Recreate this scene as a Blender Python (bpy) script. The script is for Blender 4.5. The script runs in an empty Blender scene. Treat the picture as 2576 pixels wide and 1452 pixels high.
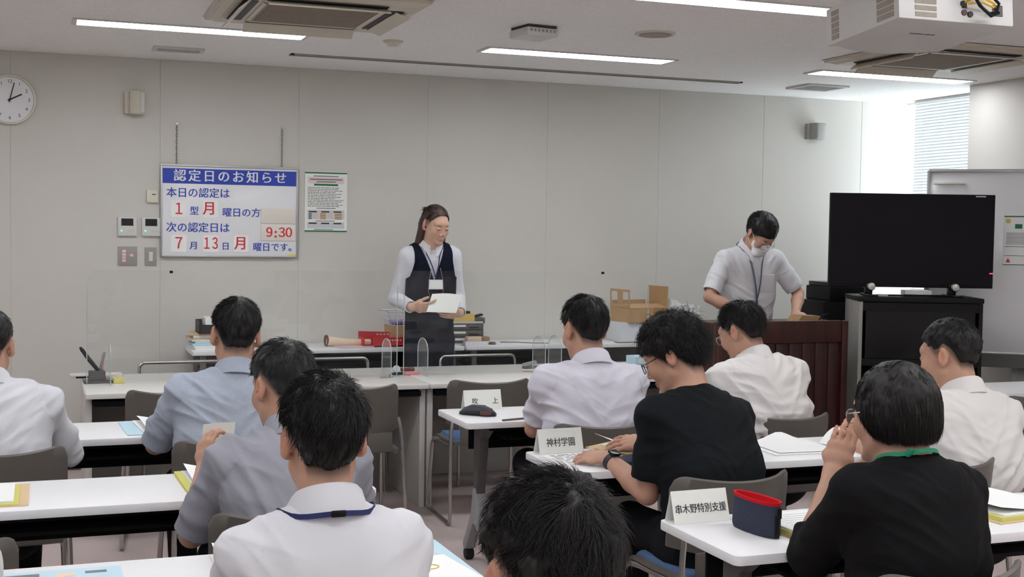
import bpy, bmesh, math, random
import numpy as np
from mathutils import Vector, Matrix

# ------------------------------------------------------------------ camera, light, exposure
SC = bpy.context.scene
COL = SC.collection
HC = 2.641            # ceiling height
YB = 8.432            # back wall
XR = 6.11             # right wall
XW = 6.50             # window plane in the recess at the front right corner
XL, YR = -3.2, -5.0   # left wall, rear wall
cam_d = bpy.data.cameras.new('camera'); cam = bpy.data.objects.new('camera', cam_d); COL.objects.link(cam)
cam_d.sensor_width = 36.0; cam_d.sensor_fit = 'HORIZONTAL'; cam_d.lens = 36.0 * 3153.67 / 2576
cam_d.clip_start = 0.05
_yaw, _pit, _rol = 0.3584, 0.0463, 0.0149
_f = Vector((math.sin(_yaw)*math.cos(_pit), math.cos(_yaw)*math.cos(_pit), -math.sin(_pit)))
_r = Vector((math.cos(_yaw), -math.sin(_yaw), 0)); _u = _r.cross(_f)
_r2 = _r*math.cos(_rol) + _u*math.sin(_rol); _u2 = -_r*math.sin(_rol) + _u*math.cos(_rol)
cam.matrix_world = Matrix(((_r2.x, _u2.x, -_f.x, 0), (_r2.y, _u2.y, -_f.y, 0), (_r2.z, _u2.z, -_f.z, 1.5733), (0, 0, 0, 1)))
SC.camera = cam

W = bpy.data.worlds.new('daylight'); SC.world = W; W.use_nodes = True
_bg = W.node_tree.nodes['Background']; _bg.inputs[0].default_value = (0.84, 0.93, 1.0, 1); _bg.inputs[1].default_value = 10.5
LAMP = 20.5           # strength of the ceiling diffusers
SC.view_settings.view_transform = 'Standard'
try: SC.view_settings.look = 'None'
except Exception: pass
SC.view_settings.exposure = -0.01
SC.view_settings.gamma = 1.0
SC.view_settings.use_curve_mapping = False
SC.cycles.max_bounces = 8; SC.cycles.diffuse_bounces = 4; SC.cycles.glossy_bounces = 4
SC.cycles.transparent_max_bounces = 12; SC.cycles.transmission_bounces = 6
SC.cycles.caustics_reflective = False; SC.cycles.caustics_refractive = False
SC.cycles.sample_clamp_indirect = 6.0

def portal(name, loc, rot, sx, sy):
    l = bpy.data.lights.new(name, 'AREA'); l.shape = 'RECTANGLE'; l.size = sx; l.size_y = sy; l.cycles.is_portal = True
    o = bpy.data.objects.new(name, l); COL.objects.link(o); o.location = loc; o.rotation_euler = rot
portal('window_light', (XW+0.10, 7.80, 1.70), (0, math.radians(90), 0), 1.75, 1.28)
portal('rear_window_light', (0.9, YR-0.10, 2.10), (math.radians(90), 0, 0), 2.0, 0.5)

# ------------------------------------------------------------------ materials
def mat(name, col, rough=0.5, metal=0.0, spec=0.5, noise=0.0, nscale=20.0, bump=0.0, bscale=200.0, trans=0.0, col2=None, attr=False, emit=0.0, sheen=0.0, coat=0.0, stretch=None):
    m = bpy.data.materials.new(name); m.use_nodes = True
    nt = m.node_tree; b = nt.nodes['Principled BSDF']
    c = tuple(col) + (1,)
    b.inputs['Base Color'].default_value = c; b.inputs['Roughness'].default_value = rough
    b.inputs['Metallic'].default_value = metal; b.inputs['Specular IOR Level'].default_value = spec
    if coat: b.inputs['Coat Weight'].default_value = coat
    if sheen: b.inputs['Sheen Weight'].default_value = sheen
    if emit:
        b.inputs['Emission Color'].default_value = c; b.inputs['Emission Strength'].default_value = emit
    tc = None
    def coords():
        tc = nt.nodes.new('ShaderNodeTexCoord')
        if stretch:
            mp = nt.nodes.new('ShaderNodeMapping'); mp.inputs['Scale'].default_value = stretch
            nt.links.new(tc.outputs['Object'], mp.inputs['Vector']); return mp.outputs[0]
        return tc.outputs['Object']
    if attr:
        a = nt.nodes.new('ShaderNodeAttribute'); a.attribute_name = 'Col'
        nt.links.new(a.outputs['Color'], b.inputs['Base Color'])
    elif noise or col2:
        v = coords()
        n = nt.nodes.new('ShaderNodeTexNoise'); n.inputs['Scale'].default_value = nscale; n.inputs['Detail'].default_value = 5
        nt.links.new(v, n.inputs['Vector'])
        r = nt.nodes.new('ShaderNodeValToRGB')
        c2 = col2 if col2 else tuple(max(0, x*(1-noise)) for x in col)
        c1 = col if col2 else tuple(min(1, x*(1+noise*0.5)) for x in col)
        r.color_ramp.elements[0].position = 0.3; r.color_ramp.elements[1].position = 0.7
        r.color_ramp.elements[0].color = tuple(c2) + (1,); r.color_ramp.elements[1].color = tuple(c1) + (1,)
        nt.links.new(n.outputs['Fac'], r.inputs['Fac']); nt.links.new(r.outputs['Color'], b.inputs['Base Color'])
    if bump:
        v = coords()
        n2 = nt.nodes.new('ShaderNodeTexNoise'); n2.inputs['Scale'].default_value = bscale; n2.inputs['Detail'].default_value = 3
        nt.links.new(v, n2.inputs['Vector'])
        bp = nt.nodes.new('ShaderNodeBump'); bp.inputs['Strength'].default_value = bump; bp.inputs['Distance'].default_value = 0.002
        nt.links.new(n2.outputs['Fac'], bp.inputs['Height']); nt.links.new(bp.outputs['Normal'], b.inputs['Normal'])
    if trans:
        out = nt.nodes['Material Output']
        t = nt.nodes.new('ShaderNodeBsdfTranslucent'); t.inputs[0].default_value = c
        mx = nt.nodes.new('ShaderNodeMixShader'); mx.inputs[0].default_value = trans
        nt.links.new(b.outputs[0], mx.inputs[1]); nt.links.new(t.outputs[0], mx.inputs[2]); nt.links.new(mx.outputs[0], out.inputs[0])
    return m
def clear(name, tint=(0.97, 0.98, 0.98), ior=1.49, haze=0.0):
    m = bpy.data.materials.new(name); m.use_nodes = True
    nt = m.node_tree; nt.nodes.remove(nt.nodes['Principled BSDF']); out = nt.nodes['Material Output']
    t = nt.nodes.new('ShaderNodeBsdfTransparent'); t.inputs[0].default_value = tuple(tint) + (1,)
    g = nt.nodes.new('ShaderNodeBsdfGlossy'); g.inputs['Roughness'].default_value = 0.02; g.inputs[0].default_value = (1, 1, 1, 1)
    f = nt.nodes.new('ShaderNodeFresnel'); f.inputs[0].default_value = ior
    mx = nt.nodes.new('ShaderNodeMixShader'); ge = nt.nodes.new('ShaderNodeNewGeometry'); om = nt.nodes.new('ShaderNodeMath'); om.operation = 'SUBTRACT'; om.inputs[0].default_value = 1.0
    ml = nt.nodes.new('ShaderNodeMath'); ml.operation = 'MULTIPLY'; nt.links.new(ge.outputs['Backfacing'], om.inputs[1]); nt.links.new(om.outputs[0], ml.inputs[0]); nt.links.new(f.outputs[0], ml.inputs[1])
    nt.links.new(ml.outputs[0], mx.inputs[0]); nt.links.new(t.outputs[0], mx.inputs[1]); nt.links.new(g.outputs[0], mx.inputs[2])
    last = mx
    if haze:
        d = nt.nodes.new('ShaderNodeBsdfDiffuse'); d.inputs[0].default_value = (0.8, 0.8, 0.8, 1)
        m2 = nt.nodes.new('ShaderNodeMixShader'); m2.inputs[0].default_value = haze
        nt.links.new(mx.outputs[0], m2.inputs[1]); nt.links.new(d.outputs[0], m2.inputs[2]); last = m2
    nt.links.new(last.outputs[0], out.inputs[0])
    return m
def lamp_mat(name, col, s):
    m = bpy.data.materials.new(name); m.use_nodes = True; nt = m.node_tree
    nt.nodes.remove(nt.nodes['Principled BSDF']); e = nt.nodes.new('ShaderNodeEmission')
    e.inputs[0].default_value = tuple(col) + (1,); e.inputs[1].default_value = s
    nt.links.new(e.outputs[0], nt.nodes['Material Output'].inputs[0]); return m
def s2l(r, g, b):
    return tuple((x/255/12.92 if x/255 <= 0.04045 else ((x/255+0.055)/1.055)**2.4) for x in (r, g, b))

M = {}
M['wall'] = mat('wall_panel', s2l(204, 200, 193), 0.55, spec=0.3, noise=0.02, nscale=3, bump=0.05, bscale=500)
M['wall_side'] = mat('wall_paint', s2l(196, 192, 187), 0.6, spec=0.3, noise=0.02, nscale=4)
M['ceiling'] = mat('ceiling_board', s2l(248, 246, 244), 0.85, spec=0.1, noise=0.06, nscale=60, bump=0.5, bscale=160)
M['carpet'] = mat('carpet', s2l(198, 182, 178), 0.95, spec=0.05, noise=0.25, nscale=160, bump=0.6, bscale=400)
M['dark_trim'] = mat('dark_trim', s2l(92, 80, 76), 0.6)
M['white_plastic'] = mat('white_plastic', s2l(208, 206, 203), 0.4, noise=0.02)
M['ivory'] = mat('ivory_plastic', s2l(214, 208, 190), 0.45, noise=0.02)
M['cream'] = mat('cream_plastic', s2l(205, 198, 182), 0.5, noise=0.02)
M['grille'] = mat('brown_grey_grille', s2l(158, 148, 136), 0.7, noise=0.1, nscale=80)
M['vent_dark'] = mat('vent_dark', s2l(52, 50, 50), 0.6)
M['grey_metal'] = mat('grey_metal', s2l(150, 147, 142), 0.4, noise=0.03)
M['steel'] = mat('steel_tube', s2l(190, 188, 184), 0.25, metal=0.9)
M['alu'] = mat('aluminium', s2l(176, 176, 178), 0.35, metal=0.7)
M['black'] = mat('black_plastic', s2l(20, 19, 21), 0.55, spec=0.2, noise=0.1)
M['matte_black'] = mat('matte_black', s2l(16, 15, 17), 0.8, spec=0.2)
M['screen'] = mat('screen_glass', s2l(26, 24, 29), 0.4, spec=0.10)
M['gloss_black'] = mat('gloss_black', s2l(12, 12, 14), 0.2, spec=0.3)
M['table_white'] = mat('white_laminate', s2l(236, 235, 236), 0.4, spec=0.4, noise=0.01, nscale=3)
M['table_edge'] = mat('white_edge', s2l(222, 219, 219), 0.45)
M['counter'] = mat('grey_laminate', s2l(222, 220, 214), 0.20, spec=0.5, noise=0.02, nscale=5)
M['counter_edge'] = mat('grey_edge', s2l(202, 197, 192), 0.4)
M['counter_panel'] = mat('grey_panel', s2l(158, 154, 149), 0.5, noise=0.03)
M['leg_grey'] = mat('leg_grey', s2l(88, 84, 84), 0.5, noise=0.04)
M['leg_light'] = mat('leg_light_grey', s2l(150, 150, 150), 0.4)
M['rubber'] = mat('rubber', s2l(22, 20, 20), 0.8)
M['shell'] = mat('brown_grey_plastic', s2l(98, 92, 87), 0.45, spec=0.4, noise=0.03)
M['blue_fabric'] = mat('blue_fabric', s2l(86, 110, 146), 0.9, spec=0.1, noise=0.15, nscale=200, bump=0.3, bscale=600)
M['mahogany'] = mat('mahogany', s2l(66, 28, 22), 0.35, spec=0.4, col2=s2l(38, 15, 12), nscale=6, stretch=(4, 4, 0.5))
M['mahogany_panel'] = mat('mahogany_panel', s2l(58, 22, 18), 0.4, spec=0.4, col2=s2l(32, 12, 10), nscale=6, stretch=(5, 5, 0.4))
M['cardboard'] = mat('cardboard', s2l(186, 152, 112), 0.85, spec=0.1, noise=0.06, nscale=30)
M['cardboard_dark'] = mat('cardboard_tape', s2l(160, 126, 88), 0.6, noise=0.05)
M['paper'] = mat('white_paper', s2l(240, 240, 238), 0.8, spec=0.1)
M['paper_cream'] = mat('cream_paper', s2l(236, 237, 230), 0.8, spec=0.1)
M['paper_grey'] = mat('grey_paper', s2l(205, 206, 208), 0.8, spec=0.1)
M['paper_yellow'] = mat('yellow_green_paper', s2l(208, 204, 120), 0.8, spec=0.1)
M['paper_blue'] = mat('pale_blue_paper', s2l(190, 216, 228), 0.7, spec=0.1)
M['paper_tan'] = mat('tan_folder', s2l(216, 190, 152), 0.8, spec=0.1)
M['paper_pink'] = mat('pink_paper', s2l(228, 150, 158), 0.8, spec=0.1)
M['ink'] = mat('ink_black', s2l(52, 52, 56), 0.8)
M['ink_soft'] = mat('ink_grey', s2l(120, 122, 124), 0.8)
M['sign_blue'] = mat('sign_blue', s2l(34, 62, 168), 0.5)
M['sign_red'] = mat('sign_red', s2l(206, 36, 52), 0.5)
M['sign_white'] = mat('sign_white', s2l(232, 232, 234), 0.12, spec=0.5)
M['sign_cream'] = mat('sign_cream', s2l(224, 216, 206), 0.25)
M['green'] = mat('green_ink', s2l(24, 112, 66), 0.6)
M['pinkish'] = mat('pale_pink', s2l(228, 204, 206), 0.7)
M['orange_pale'] = mat('pale_orange', s2l(232, 206, 180), 0.7)
M['red_box'] = mat('red_card', s2l(204, 30, 38), 0.5)
M['yellow'] = mat('yellow_card', s2l(214, 186, 96), 0.7)
M['yellow_note'] = mat('yellow_notes', s2l(232, 222, 128), 0.8)
M['purple'] = mat('purple_cloth', s2l(140, 118, 190), 0.8)
M['navy'] = mat('navy_cloth', s2l(58, 62, 78), 0.85, spec=0.1, noise=0.1, nscale=150, bump=0.2, bscale=500)
M['red_cloth'] = mat('red_cloth', s2l(200, 28, 36), 0.8, spec=0.1, bump=0.2, bscale=500)
M['dark_case'] = mat('dark_case', s2l(30, 34, 42), 0.5, noise=0.1)
M['brown_leather'] = mat('brown_leather', s2l(92, 50, 40), 0.5)
M['acrylic'] = clear('clear_acrylic', tint=(0.99, 0.995, 0.995), haze=0.010)
M['acrylic_fin'] = clear('clear_acrylic_fin', ior=1.2, haze=0.06)
M['acrylic_edge'] = mat('acrylic_edge', s2l(214, 222, 222), 0.15, spec=0.6, trans=0.5)
M['film'] = clear('clear_film', haze=0.40)
M['glass'] = clear('window_glass', ior=1.45)
M['slat'] = mat('blind_slat', s2l(232, 235, 236), 0.5, trans=0.08)
M['lamp'] = lamp_mat('lamp_diffuser', (0.955, 0.99, 1.03), LAMP)
M['led_green'] = lamp_mat('green_led', (0.1, 1.0, 0.35), 2.0)
M['led_red'] = lamp_mat('red_led', (1.0, 0.05, 0.12), 2.5)
M['yellow_wire'] = mat('yellow_wire', s2l(226, 176, 30), 0.5)
M['strap_blue'] = mat('strap_blue', s2l(30, 38, 92), 0.7)
M['strap_green'] = mat('strap_green', s2l(22, 128, 92), 0.7)
M['strap_grey'] = mat('strap_grey', s2l(88, 94, 112), 0.7)
M['film_white'] = mat('white_wrap', s2l(226, 228, 232), 0.25)

# ------------------------------------------------------------------ mesh helpers
class MB:
    """collects shapes, then links them as one mesh object"""
    def __init__(s): s.v = []; s.f = []; s.mi = []
    def add(s, verts, faces, mi=0):
        n = len(s.v); s.v += [tuple(map(float, p)) for p in verts]
        s.f += [tuple(i+n for i in f) for f in faces]; s.mi += [mi]*len(faces); return s
    def box(s, c, size, rot=(0, 0, 0), bev=0.0, mi=0, seg=2):
        bm = bmesh.new(); bmesh.ops.create_cube(bm, size=1.0)
        bmesh.ops.scale(bm, vec=size, verts=bm.verts)
        if bev: bmesh.ops.bevel(bm, geom=list(bm.edges), offset=min(bev, min(size)*0.45), segments=seg, profile=0.6, affect='EDGES')
        m = Matrix.Translation(c) @ Matrix.Rotation(rot[2], 4, 'Z') @ Matrix.Rotation(rot[1], 4, 'Y') @ Matrix.Rotation(rot[0], 4, 'X')
        bm.transform(m); s.bm(bm, mi); return s
    def bm(s, bm, mi=0):
        bm.verts.index_update(); s.add([v.co[:] for v in bm.verts], [[v.index for v in f.verts] for f in bm.faces], mi); bm.free()
    def prism(s, poly, d0, d1, plane='XY', mi=0, bev=0.0, xf=None):
        """extrude a 2d outline between two depths; plane names the axes of the outline"""
        bm = bmesh.new()
        def P(a, b, d): return {'XY': (a, b, d), 'XZ': (a, d, b), 'YZ': (d, a, b)}[plane]
        lo = [bm.verts.new(P(a, b, d0)) for a, b in poly]; hi = [bm.verts.new(P(a, b, d1)) for a, b in poly]
        n = len(poly)
        bm.faces.new(lo); bm.faces.new(hi[::-1])
        for i in range(n): bm.faces.new((lo[i], hi[i], hi[(i+1) % n], lo[(i+1) % n]))
        bmesh.ops.recalc_face_normals(bm, faces=bm.faces)
        if bev:
            es = [e for e in bm.edges if (e.verts[0] in lo) == (e.verts[1] in lo)]
            bmesh.ops.bevel(bm, geom=es, offset=bev, segments=2, profile=0.6, affect='EDGES')
        if xf is not None: bm.transform(xf)
        s.bm(bm, mi); return s
    def tube(s, pts, r, sides=8, closed=False, mi=0, cap=True):
        pts = [Vector(p) for p in pts]; n = len(pts)
        rs = r if hasattr(r, '__len__') else [r]*n
        rings = []; prev = None
        for i, p in enumerate(pts):
            if closed: t = pts[(i+1) % n] - pts[i-1]
            else: t = pts[min(i+1, n-1)] - pts[max(i-1, 0)]
            t.normalize()
            if prev is None:
                a = Vector((0, 0, 1)) if abs(t.z) < 0.9 else Vector((1, 0, 0)); prev = t.cross(a).normalized()
            x = (prev - t*prev.dot(t)).normalized(); prev = x; y = t.cross(x)
            rings.append([p + (x*math.cos(2*math.pi*k/sides) + y*math.sin(2*math.pi*k/sides))*rs[i] for k in range(sides)])
        v = [q for R in rings for q in R]; f = []
        m = n if closed else n-1
        for i in range(m):
            for k in range(sides):
                a = i*sides; b = ((i+1) % n)*sides; k2 = (k+1) % sides
                f.append((a+k, a+k2, b+k2, b+k))
        if cap and not closed:
            f.append(tuple(range(sides))[::-1]); f.append(tuple((n-1)*sides+k for k in range(sides)))
        return s.add(v, f, mi)
    def lathe(s, prof, c=(0, 0, 0), sides=24, axis='Z', mi=0):
        v = []; f = []; n = len(prof)
        for r, z in prof:
            for k in range(sides):
                a = 2*math.pi*k/sides; x, y = r*math.cos(a), r*math.sin(a)
                p = {'Z': (x, y, z), 'Y': (x, z, y), 'X': (z, x, y)}[axis]
                v.append((p[0]+c[0], p[1]+c[1], p[2]+c[2]))
        for i in range(n-1):
            for k in range(sides):
                k2 = (k+1) % sides; f.append((i*sides+k, i*sides+k2, (i+1)*sides+k2, (i+1)*sides+k))
        f.append(tuple(range(sides))[::-1]); f.append(tuple((n-1)*sides+k for k in range(sides)))
        return s.add(v, f, mi)
    def loft(s, rings, closed=True, cap=True, mi=0):
        n = len(rings[0]); v = [p for R in rings for p in R]; f = []
        for i in range(len(rings)-1):
            for k in range(n if closed else n-1):
                k2 = (k+1) % n; f.append((i*n+k, i*n+k2, (i+1)*n+k2, (i+1)*n+k))
        if cap and closed:
            f.append(tuple(range(n))[::-1]); f.append(tuple((len(rings)-1)*n+k for k in range(n)))
        return s.add(v, f, mi)
    def sheet(s, fn, nu, nv, th=0.0006, mi=0):
        """a thin sheet of real thickness over fn(u, v), u and v from 0 to 1"""
        P = [[Vector(fn(i/nu, j/nv)) for j in range(nv+1)] for i in range(nu+1)]
        top = []; bot = []
        for i in range(nu+1):
            for j in range(nv+1):
                a = P[min(i+1, nu)][j]-P[max(i-1, 0)][j]; b = P[i][min(j+1, nv)]-P[i][max(j-1, 0)]
                nrm = a.cross(b); nrm = nrm.normalized() if nrm.length > 1e-12 else Vector((0, 0, 1))
                top.append(P[i][j]+nrm*th/2); bot.append(P[i][j]-nrm*th/2)
        N = (nu+1)*(nv+1); f = []
        ix = lambda i, j: i*(nv+1)+j
        for i in range(nu):
            for j in range(nv):
                f.append((ix(i, j), ix(i+1, j), ix(i+1, j+1), ix(i, j+1))); f.append((N+ix(i, j), N+ix(i, j+1), N+ix(i+1, j+1), N+ix(i+1, j)))
        for i in range(nu):
            f.append((ix(i, 0), N+ix(i, 0), N+ix(i+1, 0), ix(i+1, 0))); f.append((ix(i, nv), ix(i+1, nv), N+ix(i+1, nv), N+ix(i, nv)))
        for j in range(nv):
            f.append((ix(0, j), ix(0, j+1), N+ix(0, j+1), N+ix(0, j))); f.append((ix(nu, j), N+ix(nu, j), N+ix(nu, j+1), ix(nu, j+1)))
        return s.add(top+bot, f, mi)
    def obj(s, name, m, parent=None, smooth=True, loc=None, rz=0, fix=True, sharp=35):
        me = bpy.data.meshes.new(name); me.from_pydata(s.v, [], s.f)
        for x in (m if isinstance(m, (list, tuple)) else [m]): me.materials.append(M[x] if isinstance(x, str) else x)
        if any(s.mi): me.polygons.foreach_set('material_index', s.mi)
        if fix:
            bm = bmesh.new(); bm.from_mesh(me); bmesh.ops.recalc_face_normals(bm, faces=bm.faces); bm.to_mesh(me); bm.free()
        if smooth:
            me.polygons.foreach_set('use_smooth', [True]*len(me.polygons)); me.set_sharp_from_angle(angle=math.radians(sharp))
        o = bpy.data.objects.new(name, me); COL.objects.link(o)
        if parent is not None: o.parent = parent
        if loc is not None: o.location = loc
        if rz: o.rotation_euler = (0, 0, rz)
        return o
def box(name, c, size, m, parent=None, rot=(0, 0, 0), bev=0.002): return MB().box(c, size, rot, bev).obj(name, m, parent)
def tag(o, label, cat, group=None, kind=None):
    o['label'] = label; o['category'] = cat
    if group: o['group'] = group
    if kind: o['kind'] = kind
    return o
def thing(name, label, cat, loc=(0, 0, 0), rz=0.0, group=None):
    o = bpy.data.objects.new(name, None); COL.objects.link(o); o.location = loc; o.rotation_euler = (0, 0, rz); o.empty_display_size = 0.05
    return tag(o, label, cat, group)
def struct(o):
    o['kind'] = 'structure'; return o
def dup(root, loc, rz, label, group=None):
    r = root.copy(); COL.objects.link(r); r.location = loc; r.rotation_euler = (0, 0, rz); r['label'] = label
    if group: r['group'] = group
    for ch in list(root.children):
        c = ch.copy(); COL.objects.link(c); c.parent = r
        for g in list(ch.children):
            d = g.copy(); COL.objects.link(d); d.parent = c
    return r
def text(name, body, size, m, parent, xf, align='CENTER', bold=0.0, ext=0.0006, sx=1.0, space=1.0):
    """lettering as a thin mesh; xf maps the text plane (x right, y up, z out) into the parent"""
    cu = bpy.data.curves.new(name, 'FONT'); cu.body = body; cu.size = size; cu.extrude = ext; cu.offset = bold
    cjk = any(ord(c) > 0x2000 for c in body)
    if cjk: cu.offset = 0.0
    cu.align_x = align; cu.align_y = 'CENTER'; cu.space_character = space; cu.resolution_u = 3
    to = bpy.data.objects.new(name, cu); COL.objects.link(to)
    bpy.context.view_layer.update()
    me = bpy.data.meshes.new_from_object(to.evaluated_get(bpy.context.evaluated_depsgraph_get()))
    bpy.data.objects.remove(to); bpy.data.curves.remove(cu)
    if cjk and bold:        # heavier strokes: the same outline repeated a hair to either side
        bm = bmesh.new()
        for k, dx in enumerate((-1.0, 0.0, 1.0)):
            n0 = len(bm.verts); bm.from_mesh(me); bm.verts.ensure_lookup_table()
            for vv in bm.verts[n0:]: vv.co.x += dx*bold*1.1; vv.co.y += (k % 2)*bold*0.5; vv.co.z += k*0.00015
        bm.to_mesh(me); bm.free()
    me.name = name; me.transform(xf @ Matrix.Diagonal((sx, 1, 1, 1))); me.materials.clear(); me.materials.append(M[m])
    o = bpy.data.objects.new(name, me); COL.objects.link(o); o.parent = parent
    return o
def wallxf(x, y, z):        # a text plane on the back wall, facing the room (-Y)
    return Matrix(((1, 0, 0, x), (0, 0, -1, y), (0, 1, 0, z), (0, 0, 0, 1)))
def rrect(w, h, r, n=4, cx=0.0, cy=0.0):
    out = []
    for sx, sy, a0 in ((1, 1, 0), (-1, 1, 90), (-1, -1, 180), (1, -1, 270)):
        for k in range(n+1):
            a = math.radians(a0+90*k/n); out.append((cx+sx*(w/2-r)+r*math.cos(a), cy+sy*(h/2-r)+r*math.sin(a)))
    return out
# ------------------------------------------------------------------ the room
b = MB(); b.box(((XL+7)/2, (YR+YB)/2, -0.05), (7-XL+0.2, YB-YR+0.4, 0.10)); struct(b.obj('floor', 'carpet'))
b = MB(); b.box(((XL+7)/2, (YR+YB)/2, HC+0.15), (7-XL+0.2, YB-YR+0.4, 0.30)); struct(b.obj('ceiling', 'ceiling'))
# back wall of 0.9 m boards with fine joints
b = MB(); b.box(((XL+7)/2, YB+0.0725, HC/2), (7-XL+0.2, 0.14, HC))
x = 0.7125-0.9*5
while x < 6.6:
    x0, x1 = max(x, XL), min(x+0.9, XW+0.15)
    if x1 > x0+0.01: b.box(((x0+x1)/2, YB+0.012, HC/2), (x1-x0-0.0025, 0.024, HC-0.002), bev=0.0015, seg=1)
    x += 0.9
struct(b.obj('wall_back', 'wall'))
struct(box('baseboard_back', ((XL+XW)/2, YB-0.004, 0.035), (XW-XL, 0.008, 0.07), 'dark_trim'))
struct(box('wall_left', (XL-0.06, (YR+YB)/2, HC/2), (0.12, YB-YR, HC), 'wall_side'))
# right wall up to the window recess
b = MB(); b.box((XR+0.25, (YR+7.19)/2, HC/2), (0.5, 7.19-YR, HC)); struct(b.obj('wall_right', 'wall_side'))
b = MB()
b.box((XW+0.07, 7.81, 0.41), (0.14, 1.25, 0.82))
struct(b.obj('wall_right_recess', 'wall_side'))
# rear wall with a band of windows (behind the camera; mirrored in the acrylic and the notice board)
b = MB()
b.box(((XL+XR)/2, YR-0.06, 0.925), (XR-XL, 0.12, 1.85)); b.box(((XL+XR)/2, YR-0.06, (2.35+HC)/2), (XR-XL, 0.12, HC-2.35))
b.box(((XL-0.1)/2, YR-0.06, 2.10), (-0.1-XL, 0.12, 0.5)); b.box(((1.9+XR)/2, YR-0.06, 2.10), (XR-1.9, 0.12, 0.5)); b.box((0.9, YR-0.06, 2.10), (0.9, 0.12, 0.5))
struct(b.obj('wall_rear', 'wall_side'))
b = MB()
for k in (-0.08, 0.43, 1.37, 1.88): b.box((k, YR-0.05, 2.10), (0.04, 0.06, 0.5))
for z in (1.87, 2.33): b.box((0.175, YR-0.05, z), (0.55, 0.06, 0.04)); b.box((1.625, YR-0.05, z), (0.55, 0.06, 0.04))
wf = struct(b.obj('window_2', 'alu'))
for x in (0.175, 1.625): box('pane', (x, YR-0.06, 2.10), (0.50, 0.006, 0.46), 'glass', wf)
# the window in the recess: frame, pane, and a closed slatted blind just inside it
b = MB()
b.box((XW+0.06, 7.215, 1.72), (0.06, 0.04, 1.80))
b.box((XW+0.06, 7.81, 0.84), (0.06, 1.22, 0.04)); b.box((XW+0.06, 7.81, 2.633), (0.04, 1.22, 0.014))
wf = struct(b.obj('window_1', 'white_plastic')); box('pane', (XW+0.07, 7.82, 1.725), (0.006, 1.20, 1.78), 'glass', wf)
bl = thing('window_blind', 'white slatted blind hanging in the window at the far right corner', 'blind', (XW-0.05, 7.70, 0.0))
y0, y1 = -0.52, 0.50
box('headrail', (0, (y0+y1)/2, 2.630), (0.035, y1-y0, 0.020), 'white_plastic', bl)
b = MB(); z = 2.606
while z > 0.86:
    b.box((0, (y0+y1)/2, z), (0.004, y1-y0, 0.0295), rot=(0, math.radians(-40), 0)); z -= 0.0235
b.obj('slats', 'slat', bl, smooth=False)
box('bottom_rail', (0, (y0+y1)/2, 0.845), (0.03, y1-y0, 0.02), 'white_plastic', bl)
b = MB()
for yy in (y0+0.12, y1-0.12): b.tube([(-0.012, yy, 2.59), (-0.012, yy, 0.85)], 0.001, 4)
b.obj('ladder_cord', 'white_plastic', bl)

# ceiling lamps: recessed strips, frame and glowing diffuser
LX = [-4.35+2.28*k for k in range(1, 6)]; LY = [7.04, 5.13, 3.22, 1.31, -0.6, -2.5, -4.2]
def lamp_frame():
    b = MB()
    b.box((-0.612, 0, -0.004), (0.024, 0.205, 0.008)); b.box((0.612, 0, -0.004), (0.024, 0.205, 0.008))
    b.box((0, -0.0965, -0.004), (1.2, 0.012, 0.008)); b.box((0, 0.0965, -0.004), (1.2, 0.012, 0.008)); return b
lamp0 = None
names = {(0.77, 7.04): 'lit strip lamp in the ceiling above the clock and the blue-headed notice',
         (3.05, 7.04): 'lit strip lamp in the ceiling just past the white box-shaped sensor',
         (5.33, 7.04): 'lit strip lamp in the ceiling beyond the projector near the corner window',
         (3.05, 5.13): 'lit strip lamp cut by the top of the photo, its end touching the projector'}
LX = [-3.79+2.28*k for k in range(5)]
LX = [0.77-2.28, 0.77, 3.05, 5.33]
for yy in LY:
    for xx in LX:
        if not (XL+0.7 < xx < XR-0.6) or (round(xx, 2), yy) == (5.33, 5.13): continue
        if (round(xx, 2), yy) == (3.05, 3.22): yy = 2.80       # unseen lamp added here to light the right-hand tables, clear of the projector
        lab = names.get((round(xx, 2), yy), 'lit strip lamp in the ceiling outside the photo')
        if lamp0 is None:
            lamp0 = thing('ceiling_lamp', lab, 'lamp', (xx, yy, HC), 0, 'strip lamps in the ceiling')
            lamp_frame().obj('lamp_frame', 'white_plastic', lamp0, smooth=False)
            MB().box((0, 0, -0.003), (1.2, 0.181, 0.004)).obj('diffuser', 'lamp', lamp0, smooth=False)
        else:
            dup(lamp0, (xx, yy, HC), 0, lab, 'strip lamps in the ceiling')

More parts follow.
